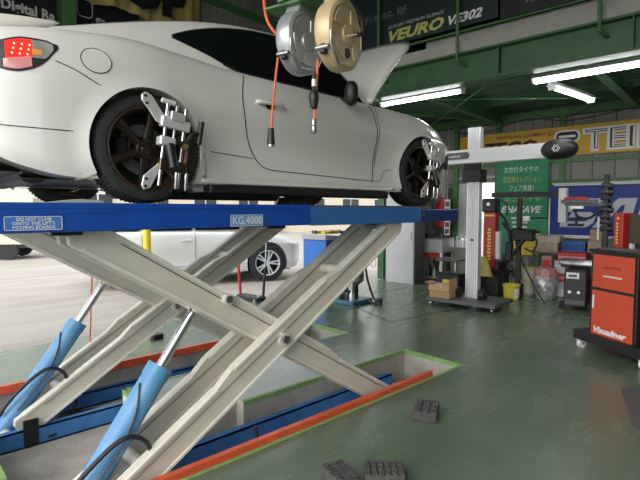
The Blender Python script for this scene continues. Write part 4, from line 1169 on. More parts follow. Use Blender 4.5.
# ================================================================== WHEEL ALIGNER TOWER
t = thing('aligner_tower', 'silver alignment column with a long camera crossbeam on a black wheeled base', 'wheel aligner', bl(7.2, 3.17, 0), RB)
al = t
col = MB(); col.box(-0.06, 0.06, -0.10, 0.10, 0.12, 2.76); c_ = col.build('column', M_alu, t, bevel=0.004)
for y in (-0.065, -0.03, 0.0, 0.03, 0.065):
    MB().box(-0.068, -0.06, y - 0.007, y + 0.007, 0.12, 2.76).build('column_rib', M_silver, c_)
MB().box(-0.06, 0.06, -0.105, 0.105, 2.76, 2.78).build('column_cap', M_blackm, t)
MB().box(-0.07, -0.062, -0.03, 0.02, 1.02, 1.05).build('column_latch', M_black, t)
cb = MB(); cb.box(-0.21, -0.11, -1.13, 0.47, 2.205, 2.415); c_ = cb.build('crossbeam', M_alu, t, bevel=0.004)
for z in (2.215, 2.26, 2.32, 2.38):
    MB().box(-0.216, -0.21, -1.05, 0.47, z, z + 0.022).build('beam_rib', M_whitep, c_)
lp = MB(); lp.prism([(p[0], p[1]) for p in rrect(0.21, 2.325, 0.42, 0.10, 0.045)], 0, 0.012)
lp.v = [(-0.218 - v[1], v[0], v[2]) for v in lp.v]
lb = lp.build('name_plate', M_greyd, t)
text('lettering', 'Visualiner', 0.055, M_whitep, lb, (-0.2315, 0.37, 2.305), FACE_X, 0.0005, 0.0008, 0.1, width=0.24)
pod = MB(); pod.lathe([(math.sin(a_) ** 0.8, -math.cos(a_)) for a_ in np.linspace(0.04, math.pi - 0.04, 15)], 30, Matrix.Translation((-0.18, -1.25, 2.315)) @ Matrix.Diagonal((0.15, 0.235, 0.135, 1)))
pd_ = pod.build('camera_pod', M_black, t, smooth=60)
for k in range(6):
    a = k * math.pi / 3
    ring = [(-0.331, -1.25 + 0.034 * math.cos(a) + 0.014 * math.cos(q), 2.315 + 0.034 * math.sin(a) + 0.014 * math.sin(q)) for q in np.linspace(0, 2 * math.pi, 11)]
    MB().tube(ring, 0.003, 5).build('pod_mark', M_whitep, pd_)
pod2 = MB(); pod2.lathe([(math.sin(a_) ** 0.8, -math.cos(a_)) for a_ in np.linspace(0.04, math.pi - 0.04, 13)], 24, Matrix.Translation((-0.17, 0.60, 2.34)) @ Matrix.Diagonal((0.11, 0.15, 0.11, 1)))
pod2.build('camera_pod', M_black, t, smooth=60)
MB().box(-0.14, 0.10, -0.15, 0.15, 1.93, 2.12).build('carriage', M_black, t, bevel=0.01)
MB().box(-0.12, -0.05, -0.13, 0.13, 2.12, 2.25).build('carriage_bracket', M_blackm, t)
MB().box(-0.42, 0.30, -0.52, 0.58, 0.07, 0.13).build('base', M_greyd, t, bevel=0.006)
for y in (-0.20, 0.20):
    cv = MB(); cv.cyl((-0.10, y - 0.045, 0.20), (-0.10, y + 0.045, 0.20), 0.085, n=24); cv.build('cable_drum', M_black, t, smooth=40)
for (x, y) in ((-0.36, -0.46), (-0.36, 0.52), (0.24, -0.46), (0.24, 0.52)):
    MB().cyl((x, y - 0.015, 0.035), (x, y + 0.015, 0.035), 0.035, n=16).build('castor', M_steel, t, smooth=40)
# open cardboard box on the base
t = thing('cardboard_box', 'open cardboard box on the black base of the alignment column', 'box', bl(7.2 - 0.26, 3.17 + 0.37, 0.131), RB)
bx = MB(); W, D, H, e = 0.17, 0.13, 0.20, 0.004
bx.box(-D, D, -W, W, 0, e); bx.box(-D, -D + e, -W, W, e, H); bx.box(D - e, D, -W, W, e, H); bx.box(-D + e, D - e, -W, -W + e, e, H); bx.box(-D + e, D - e, W - e, W, e, H)
bx.build('body', M_card, t)
for (p, q) in (((-D, 0), (-D - 0.06, 0)), ((0, W), (0, W + 0.09)), ((0, -W), (0, -W - 0.02))):
    f_ = MB()
    if p[0]: f_.add([(-D, -W, H), (-D, W, H), (-D - 0.05, W, H - 0.08), (-D - 0.05, -W, H - 0.08)], [(0, 1, 2, 3)])
    elif q[1] > 0: f_.add([(-D, W, H), (D, W, H), (D, W + 0.09, H + 0.03), (-D, W + 0.09, H + 0.03)], [(0, 1, 2, 3)])
    else: f_.add([(-D, -W, H), (D, -W, H), (D, -W + 0.02, H + 0.10), (-D, -W + 0.02, H + 0.10)], [(0, 1, 2, 3)])
    f_.build('flap', M_card, t, solid=0.004)
o = tag(MB().box(-0.10, 0.06, -0.08, 0.13, 0, 0.19).build('paper_pack', M_fix, bevel=0.01), 'grey pack sticking out of the open cardboard box', 'pack')
o.location = bl(7.2 - 0.26, 3.17 + 0.37, 0.1355); o.rotation_euler = (0, 0, RB)

# ================================================================== RED ALIGNER CABINET
cz_ = math.atan2(-0.442, -0.242)
t = thing('aligner_cabinet', 'red and black wheeled aligner cabinet with drawer and door', 'cabinet', (5.57, 1.75, 0), cz_)
CW, CD = 0.56, 0.60
MB().box(0, CW, 0, CD, 0.20, 1.06).build('frame', M_black, t, bevel=0.004)
pl_ = MB(); pl_.box(-0.16, CW + 0.16, -0.06, CD + 0.06, 0.10, 0.20); pl_.build('plinth', M_blackm, t, bevel=0.004)
MB().box(-0.02, CW + 0.02, -0.02, CD + 0.02, 1.06, 1.09).build('top', M_blackm, t, bevel=0.004)
d = MB().box(0.035, CW - 0.03, -0.015, 0, 0.695, 1.04).build('drawer', M_redp, t, bevel=0.003)
MB().box(0.17, 0.38, -0.0165, -0.015, 0.90, 0.925).build('lettering', M_red2, d)
MB().box(0.18, 0.40, -0.028, -0.015, 0.815, 0.832).build('handle', M_alu, d, bevel=0.003)
d = MB().box(0.035, CW - 0.03, -0.015, 0, 0.20, 0.665).build('door', M_redp, t, bevel=0.003)
MB().box(0.055, 0.072, -0.03, -0.015, 0.47, 0.615).build('handle', M_alu, d, bevel=0.003)
text('lettering', 'Visualiner', 0.085, M_whitep, d, (0.055, -0.0155, 0.225), FACE_Y, 0.0006, 0.0035, 0.35, width=0.40)
for (x, y) in ((-0.10, 0.0), (CW + 0.10, 0.0), (-0.10, CD), (CW + 0.10, CD)):
    c_ = MB(); c_.cyl((x - 0.018, y, 0.048), (x + 0.018, y, 0.048), 0.048, n=20); w_ = c_.build('castor', M_whitep, t, smooth=40)
    f_ = MB(); f_.prism([(-0.05, 0.10), (0.05, 0.10), (0.03, 0.045), (-0.02, 0.045)], -0.026, -0.019); f_.prism([(-0.05, 0.10), (0.05, 0.10), (0.03, 0.045), (-0.02, 0.045)], 0.019, 0.026)
    f_.v = [(x + v[1], y + v[0], v[2]) for v in f_.v]; tag(f_.build('castor_fork', M_alu, w_), kind='stuff')
    MB().cyl((x - 0.028, y, 0.048), (x + 0.028, y, 0.048), 0.012, n=12).build('axle', M_steel, w_, smooth=40)
MC = Matrix.Translation((5.57, 1.75, 0)) @ Matrix.Rotation(cz_, 4, 'Z')
def on_cab(x, y, z=1.091): return MC @ Vector((x, y, z))
o = tag(MB().box(0.0, 0.52, 0.02, 0.24, 0, 0.012).build('textured_mat', M_mat), 'dark textured mat on top of the red cabinet', 'mat'); o.location = on_cab(0.02, 0.0); o.rotation_euler = (0, 0, cz_)
t = thing('tool_case', 'upright red tool case with yellow marks on the cabinet', 'case', on_cab(-0.01, 0.28), cz_)
MB().box(0, 0.11, 0, 0.14, 0, 0.38).build('body', M_red2, t, bevel=0.008)
for i in range(7): MB().box(0.03, 0.055, -0.001, 0, 0.05 + 0.034 * i, 0.07 + 0.034 * i).build('lettering', M_yel, t)
MB().prism([(0.03, 0.31), (0.075, 0.31), (0.052, 0.345)], -0.001, 0).build('emblem', M_yel, t)
t = thing('speckled_box', 'dark speckled box on white feet at the back of the red cabinet', 'box', on_cab(0.13, 0.33), cz_)
MB().box(0, 0.24, 0, 0.18, 0.06, 0.36).build('body', M_camo, t, bevel=0.006)
for x in (0.02, 0.19): MB().box(x, x + 0.03, -0.01, 0.03, 0, 0.06).build('foot', M_whitep, t)
t = thing('clamp_stand', 'black post stand with spare red and grey wheel clamps behind the cabinet', 'stand', on_z(602, 309), RB)
MB().box(-0.035, 0.035, -0.035, 0.035, 0.03, 2.03).build('post', M_blackm, t, bevel=0.004)
MB().box(-0.10, 0.10, -0.10, 0.10, 0, 0.03).build('base', M_blackm, t, bevel=0.004)
MB().box(-0.07, -0.04, 0.0, 0.55, 1.56, 1.60).build('arm', M_greyd, t)
MB().box(-0.10, -0.04, 0.10, 0.60, 1.60, 1.66).build('clamp_bar', M_greyd, t, bevel=0.005)
MB().box(-0.10, -0.04, 0.22, 0.56, 1.66, 1.70).build('clamp_grip', M_red2, t, bevel=0.008)
MB().box(-0.11, -0.05, 0.28, 0.46, 1.52, 1.56).build('clamp_plate', M_alu, t)
MB().tube(spline([(-0.06, 0.42, 1.54), (-0.06, 0.36, 1.40), (-0.06, 0.2, 1.38), (-0.06, 0.06, 1.50)], 5), 0.02, 8).build('clamp_arm', M_black, t, smooth=60)
MB().tube([(-0.06, 0.38, 1.42), (-0.06, 0.38, 1.28)], 0.018, 8).build('clamp_spindle', M_black, t)
MB().cyl((-0.06, 0.28, 1.27), (-0.06, 0.50, 1.27), 0.02, n=10).build('clamp_foot', M_black, t, smooth=40)
for i in range(8):
    z = 1.22 + 0.09 * i
    MB().cyl((0.0, -0.10 + 0.02 * (i % 3), z), (0.0, 0.06, z + 0.02 * (i % 2)), 0.045, n=10).build('hook', M_black, t, smooth=40)
MB().box(-0.06, -0.045, 0.07, 0.09, 1.05, 1.40).build('gauge_rod', M_whitep, t)

# ================================================================== BACK CORNER: TYRE CHANGER, SHELF, CANS
tp = on_b1(491, 240, 8.35)
t = thing('tyre_changer', 'tyre changer with red column and black arms before the green banner', 'tyre changer', (tp.x, tp.y, 0), RB)
MB().box(-0.08, 0.40, -0.20, 0.22, 0.0, 0.45).build('body', M_blackm, t, bevel=0.02)
MB().cyl((0.15, -0.05, 0.45), (0.15, -0.05, 0.60), 0.18, n=28).build('turntable', M_blackm, t, smooth=40)
for k in range(4):
    a = k * R90 + 0.4
    MB().cbox((0, 0, 0), (0.10, 0.05, 0.06), Matrix.Translation((0.15 + 0.16 * math.cos(a), -0.05 + 0.13 * math.sin(a), 0.63)) @ Matrix.Rotation(a, 4, 'Z')).build('jaw', M_greyd, t, bevel=0.006)
c_ = MB().box(-0.085, 0.085, -0.105, 0.105, 0.50, 1.46).build('column', M_red2, t, bevel=0.006)
for i in range(10):
    MB().box(-0.0865, -0.085, -0.03, 0.035 - 0.012 * (i % 2), 0.62 + 0.058 * i, 0.655 + 0.058 * i).build('lettering', M_yel, c_)
MB().box(-0.0865, -0.085, -0.09, 0.09, 1.39, 1.42).build('stripe', M_yel, c_)
MB().box(-0.10, 0.12, -0.11, 0.14, 1.46, 1.70).build('head', M_black, t, bevel=0.02)
MB().cyl((-0.11, 0.02, 1.60), (-0.10, 0.02, 1.60), 0.03, n=14).build('gauge', M_alu, t, smooth=40)
MB().box(-0.03, 0.03, -1.10, 0.0, 1.72, 1.80).build('swing_arm', M_black, t, bevel=0.006)
MB().box(-0.06, 0.06, -1.22, -1.10, 1.30, 1.85).build('arm_end_cylinder', M_fix, t, bevel=0.01)
MB().box(-0.025, 0.025, -0.52, -0.44, 0.25, 1.70).build('mount_post', M_black, t, bevel=0.004)
MB().tube(spline([(-0.05, -0.02, 1.62), (-0.08, -0.18, 1.66), (-0.08, -0.30, 1.58), (-0.06, -0.28, 1.40)], 5), 0.012, 8).build('air_hose', M_hose, t, smooth=60)
MB().box(-0.07, 0.06, -0.74, -0.36, 0.98, 1.18).build('helper_block', M_black, t, bevel=0.02)
MB().tube([(-0.05, -0.50, 1.12), (-0.06, -0.84, 1.14)], 0.02, 8).build('helper_lever', M_black, t)
MB().tube([(-0.05, -0.50, 1.36), (-0.06, -0.95, 1.37)], 0.012, 8).build('helper_rod', M_black, t)
MB().box(-0.12, -0.04, -0.68, -0.57, 1.31, 1.40).build('control_box', M_whitep, t, bevel=0.012)
MB().tube([(-0.05, -0.30, 0.6), (-0.05, -0.62, 1.05)], 0.03, 8).build('helper_arm', M_black, t)
MB().tube([(-0.05, -0.48, 1.2), (-0.05, -0.30, 0.85), (-0.05, -0.42, 0.62)], 0.028, 8).build('helper_arm', M_black, t)
MB().tube(spline([(-0.04, -0.10, 1.50), (-0.10, -0.30, 1.30), (-0.08, -0.36, 1.0), (-0.06, -0.30, 0.7)], 5), 0.022, 8).build('helper_hose', M_black, t, smooth=60)
MB().tube(spline([(-0.04, -0.66, 1.12), (-0.10, -0.80, 1.0), (-0.08, -0.74, 0.82), (-0.06, -0.60, 0.86)], 5), 0.014, 8).build('helper_hose', M_black, t, smooth=60)
MB().tube([(-0.03, -0.48, 0.95), (-0.05, -0.22, 1.28)], 0.03, 8).build('helper_arm', M_black, t)
MB().box(-0.10, 0.0, -0.40, -0.28, 0.62, 0.95).build('helper_cylinder', M_black, t, bevel=0.02)
MB().box(-0.06, 0.06, -0.56, -0.40, 0.0, 0.25).build('post_foot', M_black, t, bevel=0.01)
MB().cyl((-0.13, -0.19, 0.66), (-0.13, -0.19, 1.13), 0.06, n=18).build('air_tank', M_silver, t, smooth=40)
MB().prism([(-0.2, 0.36), (0.2, 0.36), (0.17, 0.66), (-0.08, 0.72)], -0.05, 0.05, Matrix.Translation((-0.34, 0.02, 0)) @ Matrix.Rotation(R90, 4, 'Z')).build('bead_shield', mat('olive_yellow', (0.42, 0.38, 0.08), 0.6, var=0.2), t, bevel=0.02)
tag(MB().tube(spline([bl(8.15, 2.86, 0.95), bl(8.1, 2.7, 0.6), bl(8.0, 2.45, 0.2), bl(7.95, 2.3, 0.014)], 6), 0.014, 8).build('cable', M_hose, smooth=60), 'black cable slanting from the tyre changer to the floor', 'cable')
t = thing('air_compressor', 'low dark machine with yellow label behind the alignment column', 'machine', bl(7.76, 3.68, 0), RB)
MB().box(-0.18, 0.22, -0.10, 0.32, 0.06, 0.42).build('body', M_blackm, t, bevel=0.02)
MB().box(-0.186, -0.18, -0.02, 0.2, 0.24, 0.31).build('label_plate', M_yel, t)
MB().box(-0.2, 0.2, -0.08, 0.34, 0.62, 0.66).build('tray', M_greyd, t, bevel=0.01)
MB().cyl((0, 0.05, 0.42), (0, 0.05, 0.62), 0.03, n=12).build('stem', M_steel, t, smooth=40)
for y in (-0.05, 0.27): MB().cyl((-0.1, y - 0.02, 0.06), (-0.1, y + 0.02, 0.06), 0.06, n=16).build('wheel', M_rubber, t, smooth=40)

def tub(c, r, h, label, group=None, yellow=False, lid=True):
    t = thing('plastic_tub', label, 'tub', c, 0.3, group)
    MB().lathe([(r * 0.84, 0), (r * 0.97, h * 0.86), (r, h * 0.86), (r, h * 0.9)], 26).build('body', M_lid if yellow else M_tub, t, smooth=35)
    MB().lathe([(r * 1.03, h * 0.88), (r * 1.06, h * 0.9), (r * 1.06, h), (r * 0.95, h), (r * 0.93, h * 0.98)], 26).build('lid', M_lid, t, smooth=35)
    P = [(r * 0.93 * math.cos(a), r * 0.93 * math.sin(a), 0) for a in np.linspace(3.6, 4.9, 9)]
    MB().grid([[(p[0] * 1.02, p[1] * 1.02, z) for z in (h * 0.15, h * 0.75)] for p in P]).build('paper_label', M_whitep, t, smooth=40)
    MB().tube(spline([(-r * 1.04, 0, h * 0.82), (-r * 0.8, -r * 0.72, h * 0.45), (0, -r * 1.06, h * 0.40), (r * 0.8, -r * 0.72, h * 0.45), (r * 1.04, 0, h * 0.82)], 4), 0.004, 5).build('handle', M_steel, t, smooth=60)
tub(on_z(511, 299.5), 0.135, 0.26, 'single yellow plastic tub with white label on the floor', yellow=True)
p = on_z(528, 293)
tub(p, 0.135, 0.24, 'white tub with yellow lid under another tub')
tub(p + Vector((0, 0, 0.241)), 0.13, 0.23, 'white tub with yellow lid stacked on another tub')
p = on_z(545, 298)
t = thing('silver_bag', 'crinkled silver sack with red printed top beside the stacked tubs', 'sack', p)
rows = []
for k, z in enumerate(np.linspace(0, 0.52, 12)):
    rows.append([((0.185 + 0.012 * math.sin(5 * a + k) + 0.01 * math.sin(11 * a - 2 * k)) * (0.88 + 0.16 * math.sin(math.pi * min(1, z / 0.5))) * math.cos(a), (0.185 + 0.012 * math.sin(5 * a + k)) * (0.88 + 0.16 * math.sin(math.pi * min(1, z / 0.5))) * math.sin(a), z + 0.008 * math.sin(7 * a)) for a in np.linspace(0, 2 * math.pi, 41)])
MB().grid(rows[:9]).build('body', M_bag, t, smooth=50)
MB().grid(rows[8:]).build('top_band', mat('bag_red', (0.50, 0.10, 0.09), 0.4, col2=(0.55, 0.45, 0.44), vscale=22, bump=0.8, bscale=14), t, smooth=50)
MB().grid([rows[-1], [(0, 0, 0.50)] * 41]).build('top_fold', M_bag, t, smooth=50)
# shelf along the wall with cartons
sh = thing('steel_shelf', 'long low steel shelf along the back wall under the blue banner', 'shelf', bl(9.29, 2.95, 0), RB)
MB().box(0, 0.36, -1.75, 0.0, 0.70, 0.73).build('board', M_greyd, sh)
MB().box(0, 0.36, -1.75, 0.0, 0.28, 0.30).build('board', M_greyd, sh)
for (x, y) in ((0.0, -0.04), (0.32, -0.04), (0.0, -1.75), (0.32, -1.75)):
    MB().box(x, x + 0.04, y, y + 0.04, 0, 0.70).build('leg', M_green, sh)
def carton(b1, b2, z, w, d, h, m, label, rz=0.0, name='carton', stripe=None, sm=None):
    t = thing(name, label, 'box', bl(b1, b2, z), RB + rz)
    MB().box(-d / 2, d / 2, -w / 2, w / 2, 0, h).build('body', m, t, bevel=0.004)
    if stripe:
        MB().box(-d / 2 - 0.002, -d / 2, -w / 2 + 0.01, w / 2 - 0.01, stripe[0] * h, stripe[1] * h).build('print', sm, t)
    else:
        MB().box(-d / 2 - 0.001, d / 2 + 0.001, -0.02, 0.02, h - 0.04, h + 0.001).build('tape', M_cardd, t)
    return t
carton(9.48, 2.72, 0.731, 0.38, 0.3, 0.17, M_cardd, 'flat grey brown carton at the bottom of its pile on the shelf')
carton(9.46, 2.72, 0.902, 0.44, 0.26, 0.13, mat('carton_pale', (0.52, 0.47, 0.40), 0.8, var=0.1), 'pale flat carton lying on a grey brown carton')
carton(9.45, 1.90, 0.975, 0.24, 0.2, 0.19, M_card, 'small brown carton on the blue crate pile', stripe=(0.3, 0.6), sm=M_cardd)
carton(9.48, 1.90, 0.731, 0.30, 0.26, 0.242, M_cardd, 'plain brown carton under the small brown carton')
t = thing('blue_crate', 'small blue plastic crate among the cartons on the shelf', 'crate', bl(9.45, 2.27, 0.731), RB)
cr_ = MB(); W, D, H = 0.19, 0.12, 0.20
MB().box(-D, D, -W, W, 0, 0.06).build('base', M_bluep, t)
for k in range(8):
    MB().box(-D, -D + 0.012, -W + 0.05 * k, -W + 0.05 * k + 0.02, 0.06, H - 0.03).build('slat', M_bluep, t)
for (x0, x1, y0, y1) in ((-D, -D + 0.015, -W, W), (D - 0.015, D, -W, W), (-D, D, -W, -W + 0.015), (-D, D, W - 0.015, W)):
    MB().box(x0, x1, y0, y1, H - 0.03, H).build('rim', M_bluep, t)
MB().box(-D + 0.015, D - 0.015, -W + 0.015, W - 0.015, 0.06, H - 0.04).build('liner', M_navy, t)
# carton stack on the floor
M_wc = mat('carton_white', (0.58, 0.60, 0.66), 0.6)
p = on_z(556, 296)
bq = (p.dot(E1), p.dot(E2))
cs = [(0.26, M_wc, (0.05, 0.55), M_whitep, 'white carton with pale panel, lowest in the floor stack'), (0.14, M_red3, (0.3, 0.7), M_pink, 'red carton between two white cartons in the floor stack'),
      (0.22, M_wc, (0.1, 0.7), M_whitep, 'white carton carrying the red topped carton in the floor stack'), (0.15, M_red3, (0.3, 0.6), M_pink, 'red carton on top of the floor stack')]
z = 0.001
for i, (h_, m, s_, sm, lab) in enumerate(cs):
    carton(bq[0] + 0.10, bq[1] - 0.14 - (0.10 if i == 3 else 0), z, 0.34 if i != 3 else 0.44, 0.3, h_, m, lab, 0.0, stripe=s_, sm=sm); z += h_ + 0.001
carton(bq[0] + 0.20, bq[1] + 0.20, 0.001, 0.16, 0.2, 0.68, mat('carton_pink', (0.48, 0.22, 0.20), 0.7, col2=(0.52, 0.42, 0.38), vscale=20), 'tall pinkish patterned carton behind the silver sack', stripe=(0.7, 0.9), sm=M_red3)
# dark clutter: chains hung on the wall, black bin on the stack
t = thing('chain_bundle', 'bundle of dark tools and chains piled behind the stacked tubs', 'tools', bl(9.3, 3.30, 0), RB)
for k in range(14):
    a = random.random() * 3.1
    y = random.uniform(-0.15, 0.15)
    MB().tube([(random.uniform(-0.05, 0.2), y, random.uniform(0.02, 0.3)), (random.uniform(-0.05, 0.2), y + 0.3 * math.cos(a), random.uniform(0.35, 0.62))], random.uniform(0.012, 0.028), 6).build('tool', random.choice([M_black, M_greyd, M_steel, M_blackm]), t)
# welder cart
t = thing('welder', 'black wheeled welding machine with white plate beside the red cabinet', 'machine', on_z(573, 310) + Vector((0.22, 0.03, 0)), RB + math.radians(8))
MB().box(-0.28, 0.28, -0.15, 0.15, 0.06, 0.60).build('body', M_blackm, t, bevel=0.012)
MB().box(-0.284, -0.28, -0.05, 0.12, 0.48, 0.57).build('plate', M_whitep, t)
MB().box(-0.287, -0.284, -0.02, 0.09, 0.505, 0.54).build('plate_print', M_greyd, t)
for (y, z) in ((0.07, 0.28), (-0.05, 0.28)): MB().cyl((-0.28, y, z), (-0.30, y, z), 0.022, n=14).build('socket', M_steel, t, smooth=40)
MB().box(-0.31, -0.28, -0.13, 0.13, 0.10, 0.16).build('bumper', M_greyd, t)
for (x, y) in ((-0.2, -0.19), (-0.2, 0.19), (0.2, -0.19), (0.2, 0.19)): MB().cyl((x, y - 0.02, 0.06), (x, y + 0.02, 0.06), 0.06, n=16).build('wheel', M_rubber, t, smooth=40)
for y in (-0.13, 0.13): MB().tube([(-0.26, y, 0.60), (-0.26, y, 0.66)], 0.012, 8).build('handle_stem', M_black, t)
wl_ = on_z(573, 310) + Vector((0.22, 0.03, 0))
t = thing('steel_cylinder', 'grey steel cylinder lying on the black welding machine', 'cylinder', wl_ + Vector((-0.02, -0.05, 0.682)), RB)
MB().lathe([(0.02, -0.30), (0.06, -0.27), (0.075, -0.24), (0.075, 0.22), (0.05, 0.26)], 22, Matrix.Rotation(R90, 4, 'X')).build('body', M_steel, t, smooth=40)
for y in (-0.15, 0.15): MB().box(-0.06, 0.06, y - 0.02, y + 0.02, -0.08, -0.03).build('cradle', M_black, t)
o = tag(MB().box(-0.1, 0.12, -0.15, 0.15, 0, 0.62).build('red_canister', M_red3, bevel=0.04, seg=3), 'dark red canister between the welding machine and the red cabinet', 'canister'); o.location = on_z(591, 311) + Vector((0.50, -0.06, 0)); o.rotation_euler = (0, 0, RB)
o = tag(MB().box(-0.25, 0.2, -0.22, 0.22, 0, 0.3).build('cloth_heap', M_greyd, bevel=0.08, seg=3), 'dark heap on the end of the wall shelf', 'heap'); o.location = bl(9.40, 1.52, 0.731); o.rotation_euler = (0, 0, RB)

# ---- left back corner: locker, bench, low cabinet, bottles
t = thing('steel_locker', 'tall plain grey steel locker by the yard opening', 'locker', bl(8.45, 4.97, 0), RB)
MB().box(0, 0.40, 0, 0.66, 0.0, 1.95).build('body', M_grey, t, bevel=0.004)
MB().box(-0.004, 0, 0.02, 0.64, 0.06, 1.90).build('door', M_grey, t)
MB().box(-0.02, -0.004, 0.05, 0.07, 0.9, 1.05).build('handle', M_steel, t)
MB().box(0.0, 0.40, -0.02, 0.0, 0.0, 1.95).build('side', M_greyd, t)
t = thing('work_bench', 'small pale work bench cluttered with parts in the back corner', 'bench', bl(8.98, 4.62, 0), RB)
MB().box(0, 0.55, 0, 0.55, 0.62, 0.90).build('drawer_unit', M_bench, t, bevel=0.004)
MB().box(-0.02, 0.57, -0.02, 0.57, 0.90, 0.93).build('top', M_greyd, t)
for (x, y) in ((0, 0), (0, 0.50), (0.50, 0), (0.50, 0.50)): MB().box(x, x + 0.05, y, y + 0.05, 0, 0.62).build('leg', M_whitep, t)
MB().box(0.0, 0.55, 0.05, 0.5, 0.08, 0.10).build('shelf', M_bench, t)
MB().box(-0.01, 0.0, 0.06, 0.49, 0.52, 0.60).build('red_drawer', M_red2, t)
for i in range(9):
    y = 4.69 + 0.045 * i
    m = random.choice([M_blackm, M_greyd, M_silver, M_bench, M_tub])
    r = random.uniform(0.02, 0.035); h_ = random.uniform(0.10, 0.35)
    pos = bl(9.05 + 0.12 * (i % 3), y, 0.101)
    o = MB().lathe([(r, 0), (r, h_ * 0.7), (r * 0.4, h_ * 0.85), (r * 0.4, h_)], 12).build('bottle', m, smooth=40); o.location = pos
    tag(o, 'small fluid bottle on the lower shelf of the work bench', 'bottle', 'bottles under the bench')
for i in range(6):
    r = random.uniform(0.02, 0.045); h_ = random.uniform(0.06, 0.16)
    o = MB().lathe([(r, 0), (r, h_ * 0.7), (r * 0.5, h_ * 0.8), (r * 0.5, h_)], 12).build('tin', random.choice([M_blackm, M_greyd, M_silver]), smooth=40); o.location = bl(9.06 + 0.13 * (i % 2), 4.67 + 0.085 * i, 0.931)
    tag(o, 'small dark tin standing on the work bench top', 'tin', 'tins on the bench')
t = thing('low_cabinet', 'low grey cabinet between the work bench and the doorway', 'cabinet', bl(9.35, 4.22, 0), RB)
MB().box(0, 0.32, 0, 0.36, 0, 0.72).build('body', mat('warm_grey', (0.23, 0.22, 0.20), 0.7, var=0.12), t, bevel=0.006)
MB().box(-0.008, 0, 0.02, 0.34, 0.03, 0.69).build('door', MATS['warm_grey'], t)
for i in range(4):
    o = MB().lathe([(0.032, 0), (0.034, 0.13), (0.016, 0.17), (0.013, 0.20), (0.02, 0.205), (0.012, 0.24 + 0.05 * (i == 2))], 14).build('spray_bottle', M_whitep if i != 1 else M_silver, smooth=40)
    o.location = bl(9.42, 4.27 + 0.08 * i, 0.721); tag(o, 'pale spray bottle on the low grey cabinet', 'bottle', 'spray bottles on the low cabinet')
t = thing('photo_strip', 'narrow white strip of small dark photos hung over the work bench', 'poster', bl(9.18, 4.62, 0), RB)
MB().box(0, 0.004, -0.06, 0.06, 0.98, 1.72).build('strip', M_whitep, t)
for i in range(5): MB().box(-0.001, 0, -0.045, 0.045, 1.01 + 0.14 * i, 1.11 + 0.14 * i).build('photo', M_greyd, t)
MB().cyl((0.002, 0, 1.72), (0.002, 0, 3.2), 0.003, n=6).build('string', M_whitep, t)
t = thing('red_jacket', 'red work jacket hanging in the back corner behind the runway end', 'jacket', bl(9.3, 4.78, 1.15), RB)
rows = []
for k, z in enumerate(np.linspace(0, 0.62, 9)):
    wv = 0.17 + 0.02 * math.sin(z * 9) - (0.10 * max(0, (z - 0.45) / 0.17))
    rows.append([(0.07 * math.sin(a) + 0.012 * math.sin(6 * a + k), wv * math.cos(a), z) for a in np.linspace(0, 2 * math.pi, 25)])
MB().grid(rows).build('cloth', M_red2, t, smooth=60)
MB().tube([(0, 0, 0.60), (0, 0, 0.72), (0.06, 0, 0.76)], 0.006, 6).build('hanger_hook', M_steel, t)
MB().cyl((0.06, 0, 0.76), (0.42, 0, 0.76), 0.008, n=8).build('wall_peg', M_steel, t)

# ---- yard edge machines
t = thing('balancer_cabinet', 'bright blue machine cabinet with sloped tray top at the yard edge', 'machine', bl(6.0, 5.18, 0), RB)
MB().box(0, 0.62, 0, 0.52, 0.0, 1.0).build('body', M_bluem, t, bevel=0.01)
MB().box(0.01, 0.60, -0.006, 0.0, 0.04, 0.96).build('side_panel', M_navy, t)
MB().prism([(-0.03, 1.0), (0.64, 1.0), (0.64, 1.04), (-0.03, 1.09)], -0.02, 0.54).build('tray_top', M_bench, t, bevel=0.006)
bt = thing('weight_tray', 'row of small weights and tools on the blue machine top', 'tools', bl(6.0, 5.18, 1.094), RB)
for i in range(12):
    x = 0.05 + 0.09 * (i % 6); y = 0.06 + 0.22 * (i // 6)
    MB().box(x, x + 0.06, y, y + 0.09, 0.0, 0.03 + random.random() * 0.04).build('tool', random.choice([M_black, M_yel, M_greyd, M_steel, M_card]), bt, bevel=0.006)
t = thing('oil_drainer', 'grey drain tank with bent black leg on a blue tray beside the blue machine', 'drain tank', on_z(357, 303), RB)
MB().box(-0.28, 0.24, -0.14, 0.24, 0, 0.07).build('tray', mat('tray_teal', (0.04, 0.14, 0.22), 0.5, var=0.2), t, bevel=0.01)
MB().cyl((0.02, 0.05, 0.07), (0.02, 0.05, 0.32), 0.05, n=16).build('post', M_blackm, t, smooth=40)
MB().lathe([(0.05, 0.30), (0.12, 0.36), (0.13, 0.85), (0.11, 0.92)], 20, Matrix.Translation((0.02, 0.03, 0))).build('tank', mat('tank_grey', (0.16, 0.16, 0.15), 0.6, var=0.2), t, smooth=40)
MB().tube(spline([(0.06, -0.12, 0.60), (0.08, -0.16, 0.35), (0.12, -0.24, 0.10), (0.10, -0.34, 0.05)], 5), 0.018, 8).build('leg', M_black, t, smooth=60)
MB().tube([(0.10, -0.36, 0.02), (0.10, -0.10, 0.03)], 0.022, 8).build('foot', M_black, t)
MB().box(0.07, 0.13, -0.40, -0.34, 0.0, 0.11).build('foot_block', M_black, t)
MB().lathe([(0.04, 0.07), (0.045, 0.16), (0.015, 0.22), (0.015, 0.25)], 14, Matrix.Translation((-0.2, -0.05, 0))).build('funnel', M_silver, t, smooth=40)
MB().tube(spline([(0.0, -0.05, 0.9), (0.0, -0.22, 0.72), (0.02, -0.30, 0.60), (0.0, -0.36, 0.70), (0.0, -0.30, 0.95)], 6), 0.005, 6).build('wire', M_fix, t, smooth=60)
MB().box(-0.02, 0.06, -0.03, 0.04, 0.92, 1.18).build('glove', M_cord, t, bevel=0.02)
